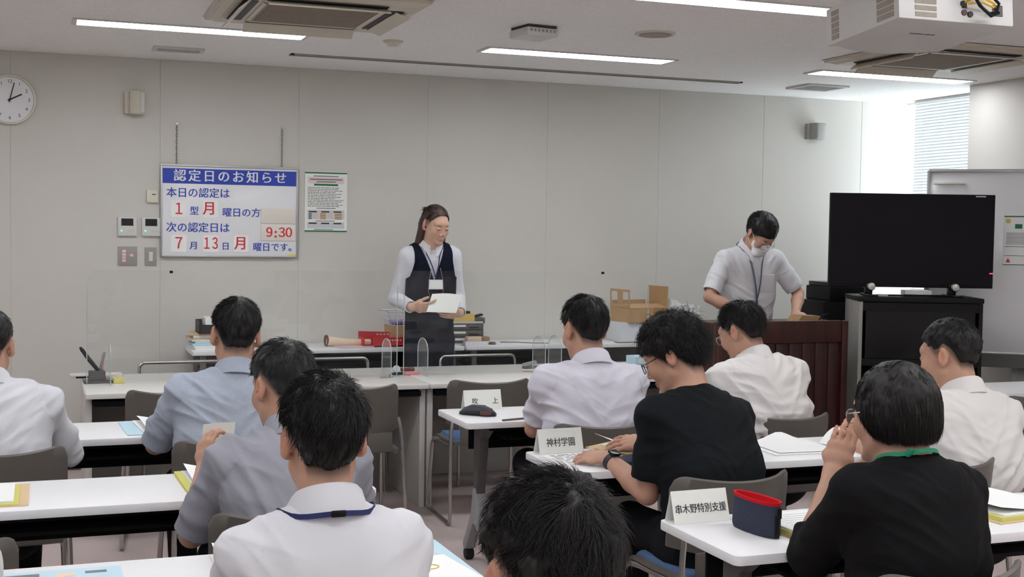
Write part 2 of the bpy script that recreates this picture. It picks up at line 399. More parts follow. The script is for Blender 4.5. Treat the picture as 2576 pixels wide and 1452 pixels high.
# two four-way cassette air conditioners
def cassette(loc, label, tilt):
    t = thing('ceiling_air_conditioner', label, 'air conditioner', loc, 0, 'cassette air conditioners')
    b = MB(); S = 0.95; g = 0.275
    # face plate as four trapezoids round the grille, gently sloping to the ceiling
    o = S/2; z0, z1 = -0.004, -0.032
    for k in range(4):
        R = Matrix.Rotation(k*math.pi/2, 4, 'Z')
        pts = [(-o, -o, z0), (o, -o, z0), (o-0.06, -o+0.06, z1), (g, -g, z1), (-g, -g, z1), (-o+0.06, -o+0.06, z1)]
        b.add([(R @ Vector(p))[:] for p in pts], [(0, 1, 2, 5), (5, 2, 3, 4)])
    b.box((0, 0, -0.012), (S-0.02, S-0.02, 0.012))
    b.obj('face_plate', 'cream', t, smooth=False)
    b = MB(); b.box((0, 0, -0.030), (g*2-0.03, g*2-0.03, 0.010))
    for k in range(24): b.box((0, -g+0.03+k*(2*g-0.06)/23, -0.037), (2*g-0.05, 0.006, 0.008))
    b.obj('intake_grille', 'grille', t, smooth=False)
    b = MB()
    for s in (-1, 1):
        b.box((0, s*(g+0.003), -0.034), (2*g+0.02, 0.022, 0.012)); b.box((s*(g+0.003), 0, -0.034), (0.022, 2*g+0.02, 0.012))
    b.obj('grille_frame', 'cream', t, smooth=False)
    for k in range(4):
        R = Matrix.Rotation(k*math.pi/2, 4, 'Z'); q = R.to_3x3()
        c = q @ Vector((0, -0.345, 0)); sz = (0.56, 0.07) if k % 2 == 0 else (0.07, 0.56)
        box('outlet_slot', (c.x, c.y, -0.0335), (sz[0], sz[1], 0.006), 'vent_dark', t, bev=0.0)
        # the flap stands open below its slot
        a = math.radians(tilt[k]); b2 = MB()
        prof = [(-0.04*math.cos(a)+0.0, 0.0)]
        b2.box((0, 0, 0), (0.57, 0.075, 0.008), rot=(a, 0, 0), bev=0.003)
        b2.v = [(R @ Vector((v[0], v[1]-0.372, v[2]-0.052)))[:] for v in b2.v]
        b2.obj('louvre', 'cream', t)
    return t
cassette((1.24, 6.13, HC), 'cream cassette air conditioner in the ceiling above the left strip lamp', (20, 18, 35, 40))
cassette((4.93, 6.09, HC), 'cream cassette air conditioner in the ceiling just behind the projector', (12, 12, 40, 38))

# small things on the ceiling
t = thing('ceiling_speaker', 'round cream speaker set flush in the ceiling above the middle strip lamp', 'speaker', (3.08, 6.09, HC))
MB().lathe([(0.0, -0.012), (0.085, -0.012), (0.088, -0.006)], sides=32).obj('grille', 'grille', t)
MB().lathe([(0.088, -0.008), (0.100, -0.010), (0.110, -0.004), (0.110, 0.0)], sides=32).obj('rim', 'cream', t)
t = thing('smoke_detector', 'small round cream detector on the ceiling right of the left air conditioner', 'detector', (1.87, 6.98, HC))
MB().lathe([(0.0, -0.030), (0.028, -0.030), (0.040, -0.018), (0.050, -0.012), (0.052, 0.0)], sides=28).obj('dome', 'cream', t)
MB().lathe([(0.058, 0.0), (0.058, -0.006), (0.05, -0.008)], sides=28).obj('rim', 'cream', t)
t = thing('ceiling_sensor', 'white box-shaped unit fixed to the ceiling between the air conditioners', 'sensor', (2.42, 6.19, HC), math.radians(8))
box('housing', (0, 0, -0.035), (0.19, 0.20, 0.045), 'white_plastic', t, bev=0.012)
box('mount_plate', (0, 0.0, -0.006), (0.17, 0.19, 0.012), 'vent_dark', t)
b = MB()
for k in range(7): b.box((-0.07+0.023*k, -0.1005, -0.030), (0.010, 0.002, 0.012))
b.obj('slots', 'grey_metal', t, smooth=False)
t = thing('ceiling_track', 'long recessed slot for a screen running along the ceiling before the back wall', 'track', (3.02, 7.78, HC))
MB().box((0, 0, -0.002), (3.14, 0.035, 0.003)).obj('slot', 'vent_dark', t, smooth=False)
b = MB()
for s in (-1, 1): b.box((0, s*0.026, -0.004), (3.18, 0.018, 0.008))
for s in (-1, 1): b.box((s*1.58, 0, -0.004), (0.02, 0.07, 0.008))
b.obj('rail', 'grey_metal', t, smooth=False)
def vent(loc, sx, sy, label):
    t = thing('ceiling_vent', label, 'vent', loc, 0, 'air vents in the ceiling')
    b = MB(); w = 0.028
    for s in (-1, 1):
        b.box((0, s*(sy/2-w/2), -0.007), (sx, w, 0.014), bev=0.003); b.box((s*(sx/2-w/2), 0, -0.007), (w, sy-2*w, 0.014), bev=0.003)
    b.obj('vent_frame', 'white_plastic', t)
    b = MB(); n = int(sy/0.03)
    for k in range(n): b.box((0, -sy/2+w+(k+0.5)*(sy-2*w)/n, -0.008), (sx-2*w, 0.014, 0.002), rot=(0.6, 0, 0))
    b.obj('fins', 'white_plastic', t, smooth=False)
    MB().box((0, 0, -0.001), (sx-2*w, sy-2*w, 0.002)).obj('duct', 'vent_dark', t, smooth=False)
vent((0.77, 7.87, HC), 0.30, 0.16, 'white oblong air vent in the ceiling above the left wall speaker')
vent((5.23, 7.75, HC), 0.34, 0.30, 'white square air vent in the ceiling above the right wall speaker')

# ------------------------------------------------------------------ things on the back wall
t = thing('wall_clock', 'round white wall clock cut by the left edge of the photo', 'clock', (-0.19, YB, 2.337))
MB().lathe([(0.150, 0.0), (0.155, -0.012), (0.152, -0.034), (0.142, -0.036), (0.140, -0.022), (0.0, -0.022)], sides=48, axis='Y').obj('case', 'ivory', t)
MB().lathe([(0.0, -0.0235), (0.139, -0.0235), (0.139, -0.021)], sides=48, axis='Y').obj('dial', 'sign_white', t)
for h in range(1, 13):
    a = math.radians(90-30*h); text('numeral', str(h), 0.030, 'ink', t, wallxf(0.112*math.cos(a), -0.0240, 0.112*math.sin(a)), ext=0.0004)
def hand(name, ang, L, w):
    a = math.radians(ang); b = MB(); b.box((L*0.42, 0, 0), (L*1.16, 0.002, w)); 
    b.v = [(v[0]*math.cos(a)-v[2]*math.sin(a), v[1]-0.0275, v[0]*math.sin(a)+v[2]*math.cos(a)) for v in b.v]; b.obj(name, 'ink', t, smooth=False)
hand('hour_hand', 27, 0.078, 0.009); hand('minute_hand', 76, 0.108, 0.006)
MB().lathe([(0.0, -0.030), (0.008, -0.030), (0.008, -0.024)], sides=16, axis='Y').obj('hub', 'ink', t)

t = thing('wall_speaker', 'cream box speaker on the wall left of the hanging notice', 'speaker', (0.555, YB, 2.352))
box('bracket', (-0.045, -0.02, 0), (0.04, 0.04, 0.14), 'cream', t, bev=0.004)
box('cabinet', (0.012, -0.055, 0), (0.072, 0.085, 0.150), 'cream', t, rot=(0, 0, -0.45), bev=0.014)
box('grille', (0.030, -0.094, 0), (0.052, 0.006, 0.125), 'white_plastic', t, rot=(0, 0, -0.45), bev=0.002)
t = thing('wall_speaker', 'grey box speaker high on the wall near the corner window', 'speaker', (5.640, YB, 2.380))
box('bracket', (-0.035, -0.02, 0), (0.04, 0.04, 0.12), 'grey_metal', t, bev=0.004)
box('cabinet', (0.020, -0.060, 0), (0.105, 0.085, 0.128), 'grey_metal', t, rot=(0, 0, 0.25), bev=0.006)
box('grille', (0.031, -0.102, 0), (0.092, 0.005, 0.112), 'grey_metal', t, rot=(0, 0, 0.25), bev=0.002)

t = thing('thermostat', 'small ivory wall thermostat at the upper left of the notice', 'thermostat', (0.664, YB, 1.759))
box('body', (0, -0.010, 0), (0.072, 0.020, 0.082), 'ivory', t, bev=0.004); box('slot', (0.008, -0.0205, 0.012), (0.022, 0.002, 0.006), 'ink', t, bev=0)
def aircon_remote(x, label):
    t = thing('wall_controller', label, 'controller', (x, YB, 1.561), 0, 'wall controllers with green lights')
    box('body', (0, -0.010, 0), (0.116, 0.020, 0.120), 'white_plastic', t, bev=0.004)
    box('display', (0.0, -0.0205, 0.029), (0.074, 0.002, 0.046), 'gloss_black', t, bev=0)
    MB().lathe([(0.0, -0.0225), (0.006, -0.0225), (0.006, -0.019)], (-0.036, 0, -0.026), 14, 'Y').obj('light', 'led_green', t)
    box('button', (0.010, -0.0205, -0.026), (0.020, 0.002, 0.012), 'cream', t, bev=0); box('button', (0.036, -0.0205, -0.026), (0.018, 0.002, 0.008), 'cream', t, bev=0)
aircon_remote(0.508, 'white wall controller with a green light, the further from the notice')
aircon_remote(0.656, 'white wall controller with a green light, touching the left edge of the notice')
t = thing('switch_panel', 'square grey wall switch plate with a column of red lights', 'switch', (0.510, YB, 1.372))
box('plate', (0, -0.004, 0), (0.118, 0.008, 0.122), 'grey_metal', t, bev=0.002)
b = MB()
for k in range(4): b.box((-0.022, -0.010, -0.030+0.020*k), (0.024, 0.006, 0.018), bev=0.002)
b.box((0.024, -0.010, 0.004), (0.024, 0.006, 0.018), bev=0.002); b.obj('rocker', 'ivory', t)
b = MB()
for k in range(4): b.box((-0.016, -0.0135, -0.028+0.020*k), (0.007, 0.002, 0.006))
b.box((0.030, -0.0135, 0.005), (0.007, 0.002, 0.006)); b.obj('light', 'led_red', t, smooth=False)
t = thing('switch_panel', 'narrow grey wall switch plate with one ivory rocker', 'switch', (0.654, YB, 1.370))
box('plate', (0, -0.004, 0), (0.072, 0.008, 0.118), 'grey_metal', t, bev=0.002); box('rocker', (0, -0.010, 0), (0.026, 0.008, 0.062), 'ivory', t, bev=0.003)

# the hanging notice board
SX, SZ, SW, SH = 1.1595, 1.668, 0.890, 0.597
t = thing('notice_board', 'white hanging notice board with a blue heading and red and blue writing', 'sign', (SX, YB-0.016, SZ))
box('panel', (0, 0, 0), (SW-0.006, 0.012, SH-0.006), 'sign_white', t, bev=0.001)
b = MB()
for s in (-1, 1):
    b.box((0, -0.002, s*(SH/2-0.004)), (SW, 0.020, 0.010), bev=0.002); b.box((s*(SW/2-0.004), -0.002, 0), (0.010, 0.020, SH), bev=0.002)
b.obj('board_frame', 'alu', t)
yF = -0.0064
box('heading_band', (0, yF-0.0003, SH/2-0.071), (SW-0.024, 0.0012, 0.098), 'sign_blue', t, bev=0)
def st(body, cx, cz, size, m, sx=1.0, bold=0.0, space=1.0, name='lettering', y=yF-0.0010, align='CENTER'):
    return text(name, body, size, m, t, wallxf(cx, y, cz), bold=bold, sx=sx, space=space, align=align)
P = lambda px, py: ((px-405)/344*SW-SW/2, SH/2-(py-419)/227*SH)      # layout on the board's own face
z = SH/2-0.071
for k, ch in enumerate('認定日のお知らせ'): st(ch, -0.340+0.0935*k+0.015, z-0.002, 0.082, 'sign_white', bold=0.0016, y=yF-0.0016)
x, z = P(418, 487); st('本日の認定は', x, z-0.004, 0.068, 'sign_blue', align='LEFT', bold=0.0008)
x, z = P(418, 573); st('次の認定日は', x, z-0.004, 0.068, 'sign_blue', align='LEFT', bold=0.0008)
for ch, px, py, s, m, sx in (('１', 449, 529, 0.100, 'sign_red', 0.78), ('月', 524, 527, 0.094, 'sign_red', 0.92), ('型', 487, 533, 0.060, 'sign_blue', 1),
                             ('７', 449, 614, 0.100, 'sign_red', 0.78), ('１', 518, 614, 0.100, 'sign_red', 0.62), ('３', 539, 614, 0.100, 'sign_red', 0.62), ('月', 603, 613, 0.094, 'sign_red', 0.92),
                             ('月', 486, 619, 0.055, 'sign_blue', 1), ('日', 565, 620, 0.055, 'sign_blue', 1)):
    x, z = P(px, py); st(ch, x, z, s, m, sx, bold=0.0016 if m == 'sign_red' else 0.0008, y=yF-(0.0034 if m == 'sign_red' else 0.001))
x, z = P(556, 534); st('曜日の方', x, z-0.004, 0.063, 'sign_blue', align='LEFT', bold=0.0008)
x, z = P(634, 620); st('曜日です。', x, z-0.004, 0.060, 'sign_blue', align='LEFT', bold=0.0008, sx=0.98)
for px, py in ((449, 528), (527, 527), (449, 613), (528, 613), (604, 612)):
    x, z = P(px, py); MB().prism(rrect(0.100, 0.112, 0.012, cx=x, cy=z), yF-0.0024, yF, 'XZ').obj('date_card', 'paper', t)
x, z = P(698, 584); box('time_card', (x, yF-0.003, z), (0.226, 0.006, 0.104), 'sign_cream', t, bev=0.001)

for ch, dx in (('９', -0.066), ('３', 0.018), ('０', 0.064)): st(ch, x+0.008+dx, z, 0.084, 'sign_red', 0.88, bold=0.0020, y=yF-0.0066)
st(':', x+0.008-0.024, z-0.002, 0.088, 'sign_red', 0.9, bold=0.003, y=yF-0.0066)
x, z = P(698, 541); box('blank_card', (x, yF-0.003, z), (0.226, 0.006, 0.098), 'sign_cream', t, bev=0.001)
x, z = P(735, 639); box('maker_label', (x, yF-0.0006, z), (0.055, 0.001, 0.012), 'yellow_note', t, bev=0)
for xx, nm in ((0.815, 'left'), (1.498, 'right')):
    b = MB(); zz = 2.22; top = SZ+SH/2; n = 0
    while zz > top+0.012:
        c = (xx, YB-0.010, zz); ring = []
        for k in range(10):
            a = 2*math.pi*k/10; p, q = 0.0045*math.cos(a), 0.013*math.sin(a)
            ring.append((c[0]+(p if n % 2 else 0), c[1]+(0 if n % 2 else p), c[2]+q))
        b.tube(ring, 0.0014, 5, closed=True); zz -= 0.021; n += 1
    b.obj('chain', 'leg_grey', t).location = (-SX, -(YB-0.016), -SZ)
    MB().lathe([(0.006, -0.03), (0.004, -0.02), (0.003, 0.0)], (xx-SX, 0.016, 2.232-SZ), 10, 'Y').obj('hook', 'steel', t)

# the printed poster beside it
t = thing('poster', 'paper poster in clear film with green bars, right of the notice board', 'poster', (1.800, YB-0.003, 1.746))
PW, PH = 0.289, 0.410
box('sheet', (0, 0, 0), (PW, 0.0016, PH), 'paper_cream', t, bev=0)
box('green_bar', (0, -0.001, PH/2-0.008), (PW, 0.001, 0.010), 'green', t, bev=0); box('green_bar', (0, -0.001, -PH/2+0.008), (PW, 0.001, 0.010), 'green', t, bev=0); box('green_bar', (0.0, -0.001, PH/2-0.088), (0.165, 0.001, 0.013), 'green', t, bev=0)
MB().prism(rrect(0.25, 0.042, 0.010, cx=0, cy=PH/2-0.058), -0.0012, -0.0004, 'XZ').obj('heading_panel', 'pinkish', t)
random.seed(5); b = MB(); z = PH/2-0.046
b.box((0, -0.0016, PH/2-0.030), (0.17, 0.0006, 0.006)); b.box((0, -0.0016, PH/2-0.052), (0.22, 0.0006, 0.008)); b.box((0.0, -0.0016, PH/2-0.068), (0.13, 0.0006, 0.007))
z = PH/2-0.108
while z > -0.035:
    L = random.uniform(0.16, 0.24); x0 = -0.125
    while x0 < -0.125+L:
        w = random.uniform(0.008, 0.03); b.box((x0+w/2, -0.0012, z), (w, 0.0006, 0.0042)); x0 += w+0.004
    z -= 0.0105
for zz in (-0.042, -0.128, -0.186): b.box((random.uniform(-0.02, 0.02), -0.0012, zz), (0.13, 0.0006, 0.005))
b.obj('lettering', 'ink_soft', t, smooth=False)
box('table_panel', (0, -0.0010, -0.085), (0.255, 0.0008, 0.062), 'paper_grey', t, bev=0); box('table_panel', (0, -0.0010, -0.157), (0.255, 0.0008, 0.042), 'paper_grey', t, bev=0)
for cx in (-0.02, 0.085): box('table_cell', (cx, -0.0015, -0.090), (0.07, 0.0006, 0.045), 'orange_pale', t, bev=0)
b = MB()
for zz, n in ((-0.066, 3), (-0.144, 3)):
    for k in range(n): b.box((-0.09+0.085*k, -0.0020, zz), (0.055, 0.0006, 0.009))
for k in range(4):
    b.box((-0.108, -0.0020, -0.080-0.011*k), (0.02, 0.0006, 0.006)); b.box((-0.02, -0.0020, -0.080-0.011*k), (0.04, 0.0006, 0.004)); b.box((0.085, -0.0020, -0.080-0.011*k), (0.05, 0.0006, 0.004))
b.obj('table_text', 'ink', t, smooth=False)
# ------------------------------------------------------------------ classroom tables
TH = 0.72
def table_proto():
    """origin at the floor under the middle; 1.8 x 0.45 m, audience side towards -Y"""
    t = thing('folding_table', '', 'table', group='white folding tables in rows')
    MB().prism(rrect(1.8, 0.45, 0.022), TH-0.028, TH, bev=0.004).obj('tabletop', ['table_white'], t)
    b = MB(); b.box((0, 0.02, TH-0.095), (1.36, 0.30, 0.012)); b.box((0, 0.165, TH-0.07), (1.36, 0.012, 0.06)); b.obj('book_shelf', 'matte_black', t, smooth=False)
    b = MB(); b.box((0, 0.20, TH-0.115), (1.50, 0.012, 0.155), bev=0.004); b.obj('modesty_panel', 'matte_black', t)
    b = MB(); b.tube([(-0.74, -0.03, TH-0.055), (0.74, -0.03, TH-0.055)], 0.019, 10); b.box((0, -0.17, TH-0.037), (1.55, 0.02, 0.018)); b.obj('crossbar', 'matte_black', t)
    for s in (-1, 1):
        x = s*0.745; b = MB()
        b.prism([(-0.10, TH-0.03), (0.06, TH-0.03), (0.07, TH-0.075), (0.075, 0.30), (0.035, 0.28), (-0.02, TH-0.11), (-0.10, TH-0.05)], x-0.022, x+0.022, 'YZ', bev=0.004)
        leg = b.obj('leg', 'leg_grey', t)
        b = MB()
        b.prism([(0.03, 0.37), (0.065, 0.37), (0.095, 0.24), (0.205, 0.075), (0.195, 0.055), (0.165, 0.055), (0.062, 0.20), (0.035, 0.20), (-0.165, 0.055), (-0.195, 0.055), (-0.205, 0.075), (0.0, 0.26)], x-0.026, x+0.026, 'YZ', bev=0.005)
        b.obj('foot', 'leg_light', leg)
        for yy in (-0.185, 0.185):
            MB().lathe([(0.0, -0.02), (0.024, -0.02), (0.029, -0.014), (0.029, 0.014), (0.024, 0.02), (0.0, 0.02)], (x, yy, 0.029), 18, 'X').obj('caster', 'rubber', leg)
    return t
T0 = table_proto(); first = [True]
def table(cx, yb, label, rz=0.0):
    loc = (cx, yb-0.225, 0)
    if first[0]:
        first[0] = False; T0.location = loc; T0['label'] = label; return T0
    return dup(T0, loc, rz, label)
table(2.650, 5.661, 'white table with the two-character card and dark pencil case on its left end')
table(2.640, 4.483, 'white table with the four-character card where the man in black tee sits', -0.004)
table(2.615, 3.308, 'white table with the seven-character card and open navy pouch')
table(0.120, 5.660, 'white table before the counter where the man in pale blue shirt sits')
table(0.125, 4.412, 'white table with a tan folder at its left end')
table(0.090, 3.295, 'white table at the bottom left with blue and green leaflets on its right end')
table(5.800, 5.900, 'white table at the right edge before the black cabinet')
# ------------------------------------------------------------------ stacking chairs
def chair_proto():
    t = thing('stacking_chair', '', 'chair', group='grey stacking chairs with blue seats')
    # curved back shell: wraps forward at the sides, leans back
    rings = []; n = 44
    for k in range(n+1):
        u = -1+2*k/n; x = 0.235*u; wrap = 0.110*abs(u)**2.2
        tt = max(0, (abs(u)-0.80)/0.20); zt = 0.772-0.020*(1-abs(u)**2)-0.050*(1-math.sqrt(max(0, 1-tt*tt))); zb = 0.50+0.03*abs(u)**2
        col = []
        for z in np.linspace(zb, zt, 7): col.append((x, -0.205-0.10*(z-0.45)+wrap, z))
        inner = [(p[0]*0.975, p[1]+0.017, p[2]) for p in col][::-1]
        top = (x, col[-1][1]+0.008, zt+0.006)
        rings.append(col+[top]+inner)
    MB().loft(rings).obj('backrest', 'shell', t, sharp=50)
    b = MB()
    rings = []
    for k in range(13):
        v = k/12; y = -0.20+0.42*v; w = 0.215+0.012*math.sin(math.pi*v); sag = 0.012*math.sin(math.pi*v); drop = 0.035*max(0, v-0.82)/0.18
        rings.append([(-w, y, 0.425-drop), (-w, y, 0.440-drop), (0, y, 0.440-sag-drop), (w, y, 0.440-drop), (w, y, 0.425-drop), (0, y, 0.420-sag-drop)])
    b.loft(rings); b.box((0, -0.20, 0.475), (0.36, 0.014, 0.10), bev=0.004); b.obj('seat_pan', 'shell', t)
    b = MB(); rings = []
    for k in range(13):
        v = k/12; y = -0.175+0.38*v; w = 0.195+0.012*math.sin(math.pi*v); e = 0.014 if 0 < k < 12 else 0.0; drop = 0.035*max(0, v-0.85)/0.15
        rings.append([(-w, y, 0.432-drop), (-w+0.012, y, 0.440+e-drop), (0, y, 0.440+e-0.006-drop), (w-0.012, y, 0.440+e-drop), (w, y, 0.432-drop)])
    b.loft(rings); b.obj('seat_cushion', 'blue_fabric', t, sharp=60)
    for s in (-1, 1):
        x = 0.232*s; b = MB(); pts = [(x*0.93, -0.185, 0.60), (x, -0.20, 0.50), (x*1.02, -0.205, 0.40), (x*1.06, -0.245, 0.06), (x*1.06, -0.240, 0.018), (x*1.06, -0.215, 0.011), (x*1.06, 0.20, 0.011), (x*1.06, 0.225, 0.018), (x*1.05, 0.228, 0.06), (x*1.0, 0.190, 0.38), (x*0.98, 0.165, 0.408), (x*0.93, 0.10, 0.412), (x*0.93, -0.15, 0.412)]
        b.tube(pts, 0.0105, 8); b.obj('leg_frame', 'steel', t)
    return t
C0 = chair_proto(); cfirst = [True]
def chair(x, y, label, rz=0.0):
    if cfirst[0]:
        cfirst[0] = False; C0.location = (x, y, 0); C0.rotation_euler = (0, 0, rz); C0['label'] = label; return C0
    return dup(C0, (x, y, 0), rz, label)

# ------------------------------------------------------------------ service counter (two joined units)
def counter(x0, x1, label):
    t = thing('service_counter', label, 'counter', ((x0+x1)/2, 7.115, 0), 0, 'grey service counters in a row'); w = x1-x0
    MB().prism(rrect(w, 0.87, 0.012), 0.682, 0.710, bev=0.006).obj('countertop', 'counter', t)
    for s in (-1, 1):
        b = MB(); b.box((s*(w/2-0.020), 0.03, 0.341), (0.033, 0.78, 0.680), bev=0.003); b.obj('end_panel', 'counter_edge', t)
    box('modesty_panel', (0, 0.33, 0.36), (w-0.08, 0.018, 0.63), 'counter_panel', t)
    box('apron', (0, -0.20, 0.652), (w-0.08, 0.40, 0.030), 'matte_black', t)
    return t
counter(0.198, 2.022, 'grey counter unit on the left with pen stand on its end')
counter(2.026, 3.700, 'grey counter unit on the right reaching to the dark wooden podium')
# clear acrylic screens standing on the counter
def screen(x0, x1, y, label, feet):
    t = thing('acrylic_screen', label, 'screen', ((x0+x1)/2, y, 0.7105), 0, 'clear screens on the counter'); w = x1-x0; h = 0.615
    MB().prism(rrect(w, h, 0.055, 6, 0, h/2+0.002), -0.0015, 0.0015, 'XZ').obj('panel', 'acrylic', t, smooth=False)
    for s in (-1, 1): box('polished_edge', (s*w/2, 0, 0.265), (0.005, 0.0032, 0.52), 'acrylic_edge', t, bev=0)
    for fx in feet:
        b = MB(); b.prism([(-0.105, 0.0), (0.105, 0.0)] + [(0.105*math.cos(a), 0.15+0.070*math.sin(a)) for a in np.linspace(0, math.pi, 13)], fx-0.003, fx+0.003, 'YZ'); f = b.obj('fin', 'acrylic_fin', t, smooth=False)
        b = MB(); b.tube([(fx, -0.105, 0.0), (fx, -0.105, 0.15)] + [(fx, -0.105*math.cos(a), 0.15+0.070*math.sin(a)) for a in np.linspace(0.2, math.pi-0.2, 9)] + [(fx, 0.105, 0.15), (fx, 0.105, 0.0)], 0.0026, 5)
        b.obj('fin_edge', 'acrylic_edge', f)
    box('clip', (w*0.30 if x0 > 1 else -w*0.245, 0, h-0.008), (0.018, 0.010, 0.014), 'black', t)
    return t
screen(0.22, 1.945, 7.10, 'clear acrylic screen on the left half of the counter', (-0.745, 0.800))
screen(1.985, 3.58, 7.10, 'clear acrylic screen in front of the reading woman on the counter', (-0.680, 0.060, 0.165))
# staff chairs tucked under the far side of the counter: chrome loop backs
def staff_chair(cx, label):
    t = thing('staff_chair', label, 'chair', (cx, 7.60, 0), 0, 'chrome-framed chairs behind the counter'); b = MB(); w = 0.255
    loop = [(-w, 0.02, 0.45)] + [(-w+0.035-0.035*math.cos(a), 0.06, 0.725+0.035*math.sin(a)) for a in np.linspace(0, math.pi/2, 5)] + [(w-0.035+0.035*math.sin(a), 0.06, 0.725+0.035*math.cos(a)) for a in np.linspace(0, math.pi/2, 5)] + [(w, 0.02, 0.45)]
    b.tube(loop, 0.010, 8); b.obj('back_frame', 'steel', t)
    box('backrest', (0, 0.045, 0.575), (0.46, 0.025, 0.18), 'black', t, rot=(-0.12, 0, 0), bev=0.01); box('seat', (0, -0.17, 0.435), (0.46, 0.40, 0.05), 'black', t, bev=0.02)
    for s in (-1, 1):
        for yy in (-0.34, 0.02): MB().tube([(s*w, yy if yy < 0 else 0.02, 0.45), (s*w*1.02, yy+(-0.02 if yy < 0 else 0.04), 0.0)], 0.010, 8).obj('leg', 'steel', t)
    return t
staff_chair(0.785, 'chrome-framed chair behind the counter left of the man in pale blue')
staff_chair(1.655, 'chrome-framed chair behind the counter just left of the reading woman')
staff_chair(2.640, 'chrome-framed chair behind the counter just right of the reading woman')

# long side tables along the back wall
def side_table(x0, x1, label):
    t = thing('side_table', label, 'table', ((x0+x1)/2, 8.195, 0), 0, 'white side tables along the back wall'); w = x1-x0
    MB().prism(rrect(w, 0.44, 0.012), 0.762, 0.790, bev=0.004).obj('tabletop', 'table_white', t)
    box('modesty_panel', (0, 0.185, 0.52), (w-0.10, 0.012, 0.44), 'matte_black', t); box('book_shelf', (0, 0.0, 0.655), (w-0.14, 0.34, 0.014), 'matte_black', t)
    for s in (-1, 1):
        for yy in (-0.17, 0.17): box('leg', (s*(w/2-0.07), yy, 0.381), (0.035, 0.035, 0.762), 'leg_grey', t, bev=0.004)
    return t
side_table(0.870, 2.655, 'white side table on the left along the wall behind the reading woman')
side_table(2.665, 4.455, 'white side table along the wall carrying the opened cardboard box')

# ------------------------------------------------------------------ podium
t = thing('podium', 'dark mahogany podium where the masked man stands', 'podium', (4.245, 6.60, 0)); w = 0.93
for s in (-1, 1): box('corner_post', (s*(w/2-0.022), 0.0, 0.52), (0.044, 0.05, 1.04), 'mahogany', t, bev=0.004)
box('front_rail', (0, 0.0, 0.975), (w-0.088, 0.036, 0.135), 'mahogany', t, bev=0.003)
b = MB(); b.box((0, 0.012, 0.49), (w-0.088, 0.016, 0.84))
for k in range(9): b.box((-0.38+0.095*k, 0.002, 0.49), (0.085, 0.010, 0.83), bev=0.004)
b.obj('front_panel', 'mahogany_panel', t)
for s in (-1, 1): box('side_panel', (s*(w/2-0.018), 0.27, 0.52), (0.030, 0.50, 1.02), 'mahogany', t)
box('writing_top', (0, 0.30, 1.000), (w-0.07, 0.46, 0.030), 'mahogany', t, rot=(0.0, 0, 0)); box('base', (0, 0.25, 0.04), (w-0.05, 0.50, 0.08), 'mahogany', t)

# ------------------------------------------------------------------ black cabinet, television, whiteboard
CA = math.atan2(6.348-6.663, 5.548-4.849)
t = thing('av_cabinet', 'black cabinet on which the big television stands', 'cabinet', (4.849, 6.663, 0), CA); cw, cd, ch = 0.77, 0.44, 1.186
for s in (0, 1): box('side_panel', (0.012+s*(cw-0.024), cd/2, ch/2), (0.024, cd, ch-0.03), 'black' if s else 'grey_metal', t)
box('top_panel', (cw/2, cd/2, ch-0.015), (cw+0.01, cd+0.01, 0.030), 'black', t, bev=0.004); box('bottom_panel', (cw/2, cd/2, 0.06), (cw-0.05, cd-0.02, 0.10), 'black', t)
box('back_panel', (cw/2, cd-0.012, ch/2), (cw-0.05, 0.016, ch-0.1), 'matte_black', t)
b = MB(); b.box((cw/2, 0.012, ch-0.062), (cw-0.05, 0.022, 0.055)); b.box((cw/2, 0.012, ch-0.415), (cw-0.05, 0.022, 0.045)); b.obj('front_rail', 'black', t)
d = MB().box((cw/2, 0.012, ch-0.24), (cw-0.09, 0.012, 0.30)).obj('door', 'gloss_black', t)
for zz in (ch-0.68, ch-0.95): box('shelf', (cw/2, cd/2, zz), (cw-0.05, cd-0.05, 0.02), 'black', t)
def cab_pt(x, y, z): c, s = math.cos(CA), math.sin(CA); return (4.849+x*c-y*s, 6.663+x*s+y*c, z)
tt = thing('media_player', 'black player on the cabinet shelf under the television', 'player', cab_pt(0.40, 0.20, ch-0.67), CA)
box('case', (0, 0, 0.035), (0.42, 0.28, 0.07), 'gloss_black', tt); box('label_plate', (0.10, -0.142, 0.045), (0.09, 0.003, 0.025), 'paper', tt)
random.seed(3); b = MB()
for k in range(7):
    p0 = Vector((random.uniform(-0.25, -0.05), random.uniform(-0.05, 0.05), 0.012)); pts = [p0]
    for i in range(9): pts.append(pts[-1]+Vector((random.uniform(0.01, 0.055), random.uniform(-0.03, 0.03), random.uniform(-0.02, 0.025)))); pts[-1].z = max(0.008, min(0.09, pts[-1].z))
    b.tube(pts, 0.0055, 6)
tag(b.obj('cable_tangle', 'leg_grey'), 'tangle of dark cables lying in front of the player in the cabinet', 'cable').location = cab_pt(0.33, 0.03, ch-0.67)
bpy.data.objects['cable_tangle'].rotation_euler = (0, 0, CA)

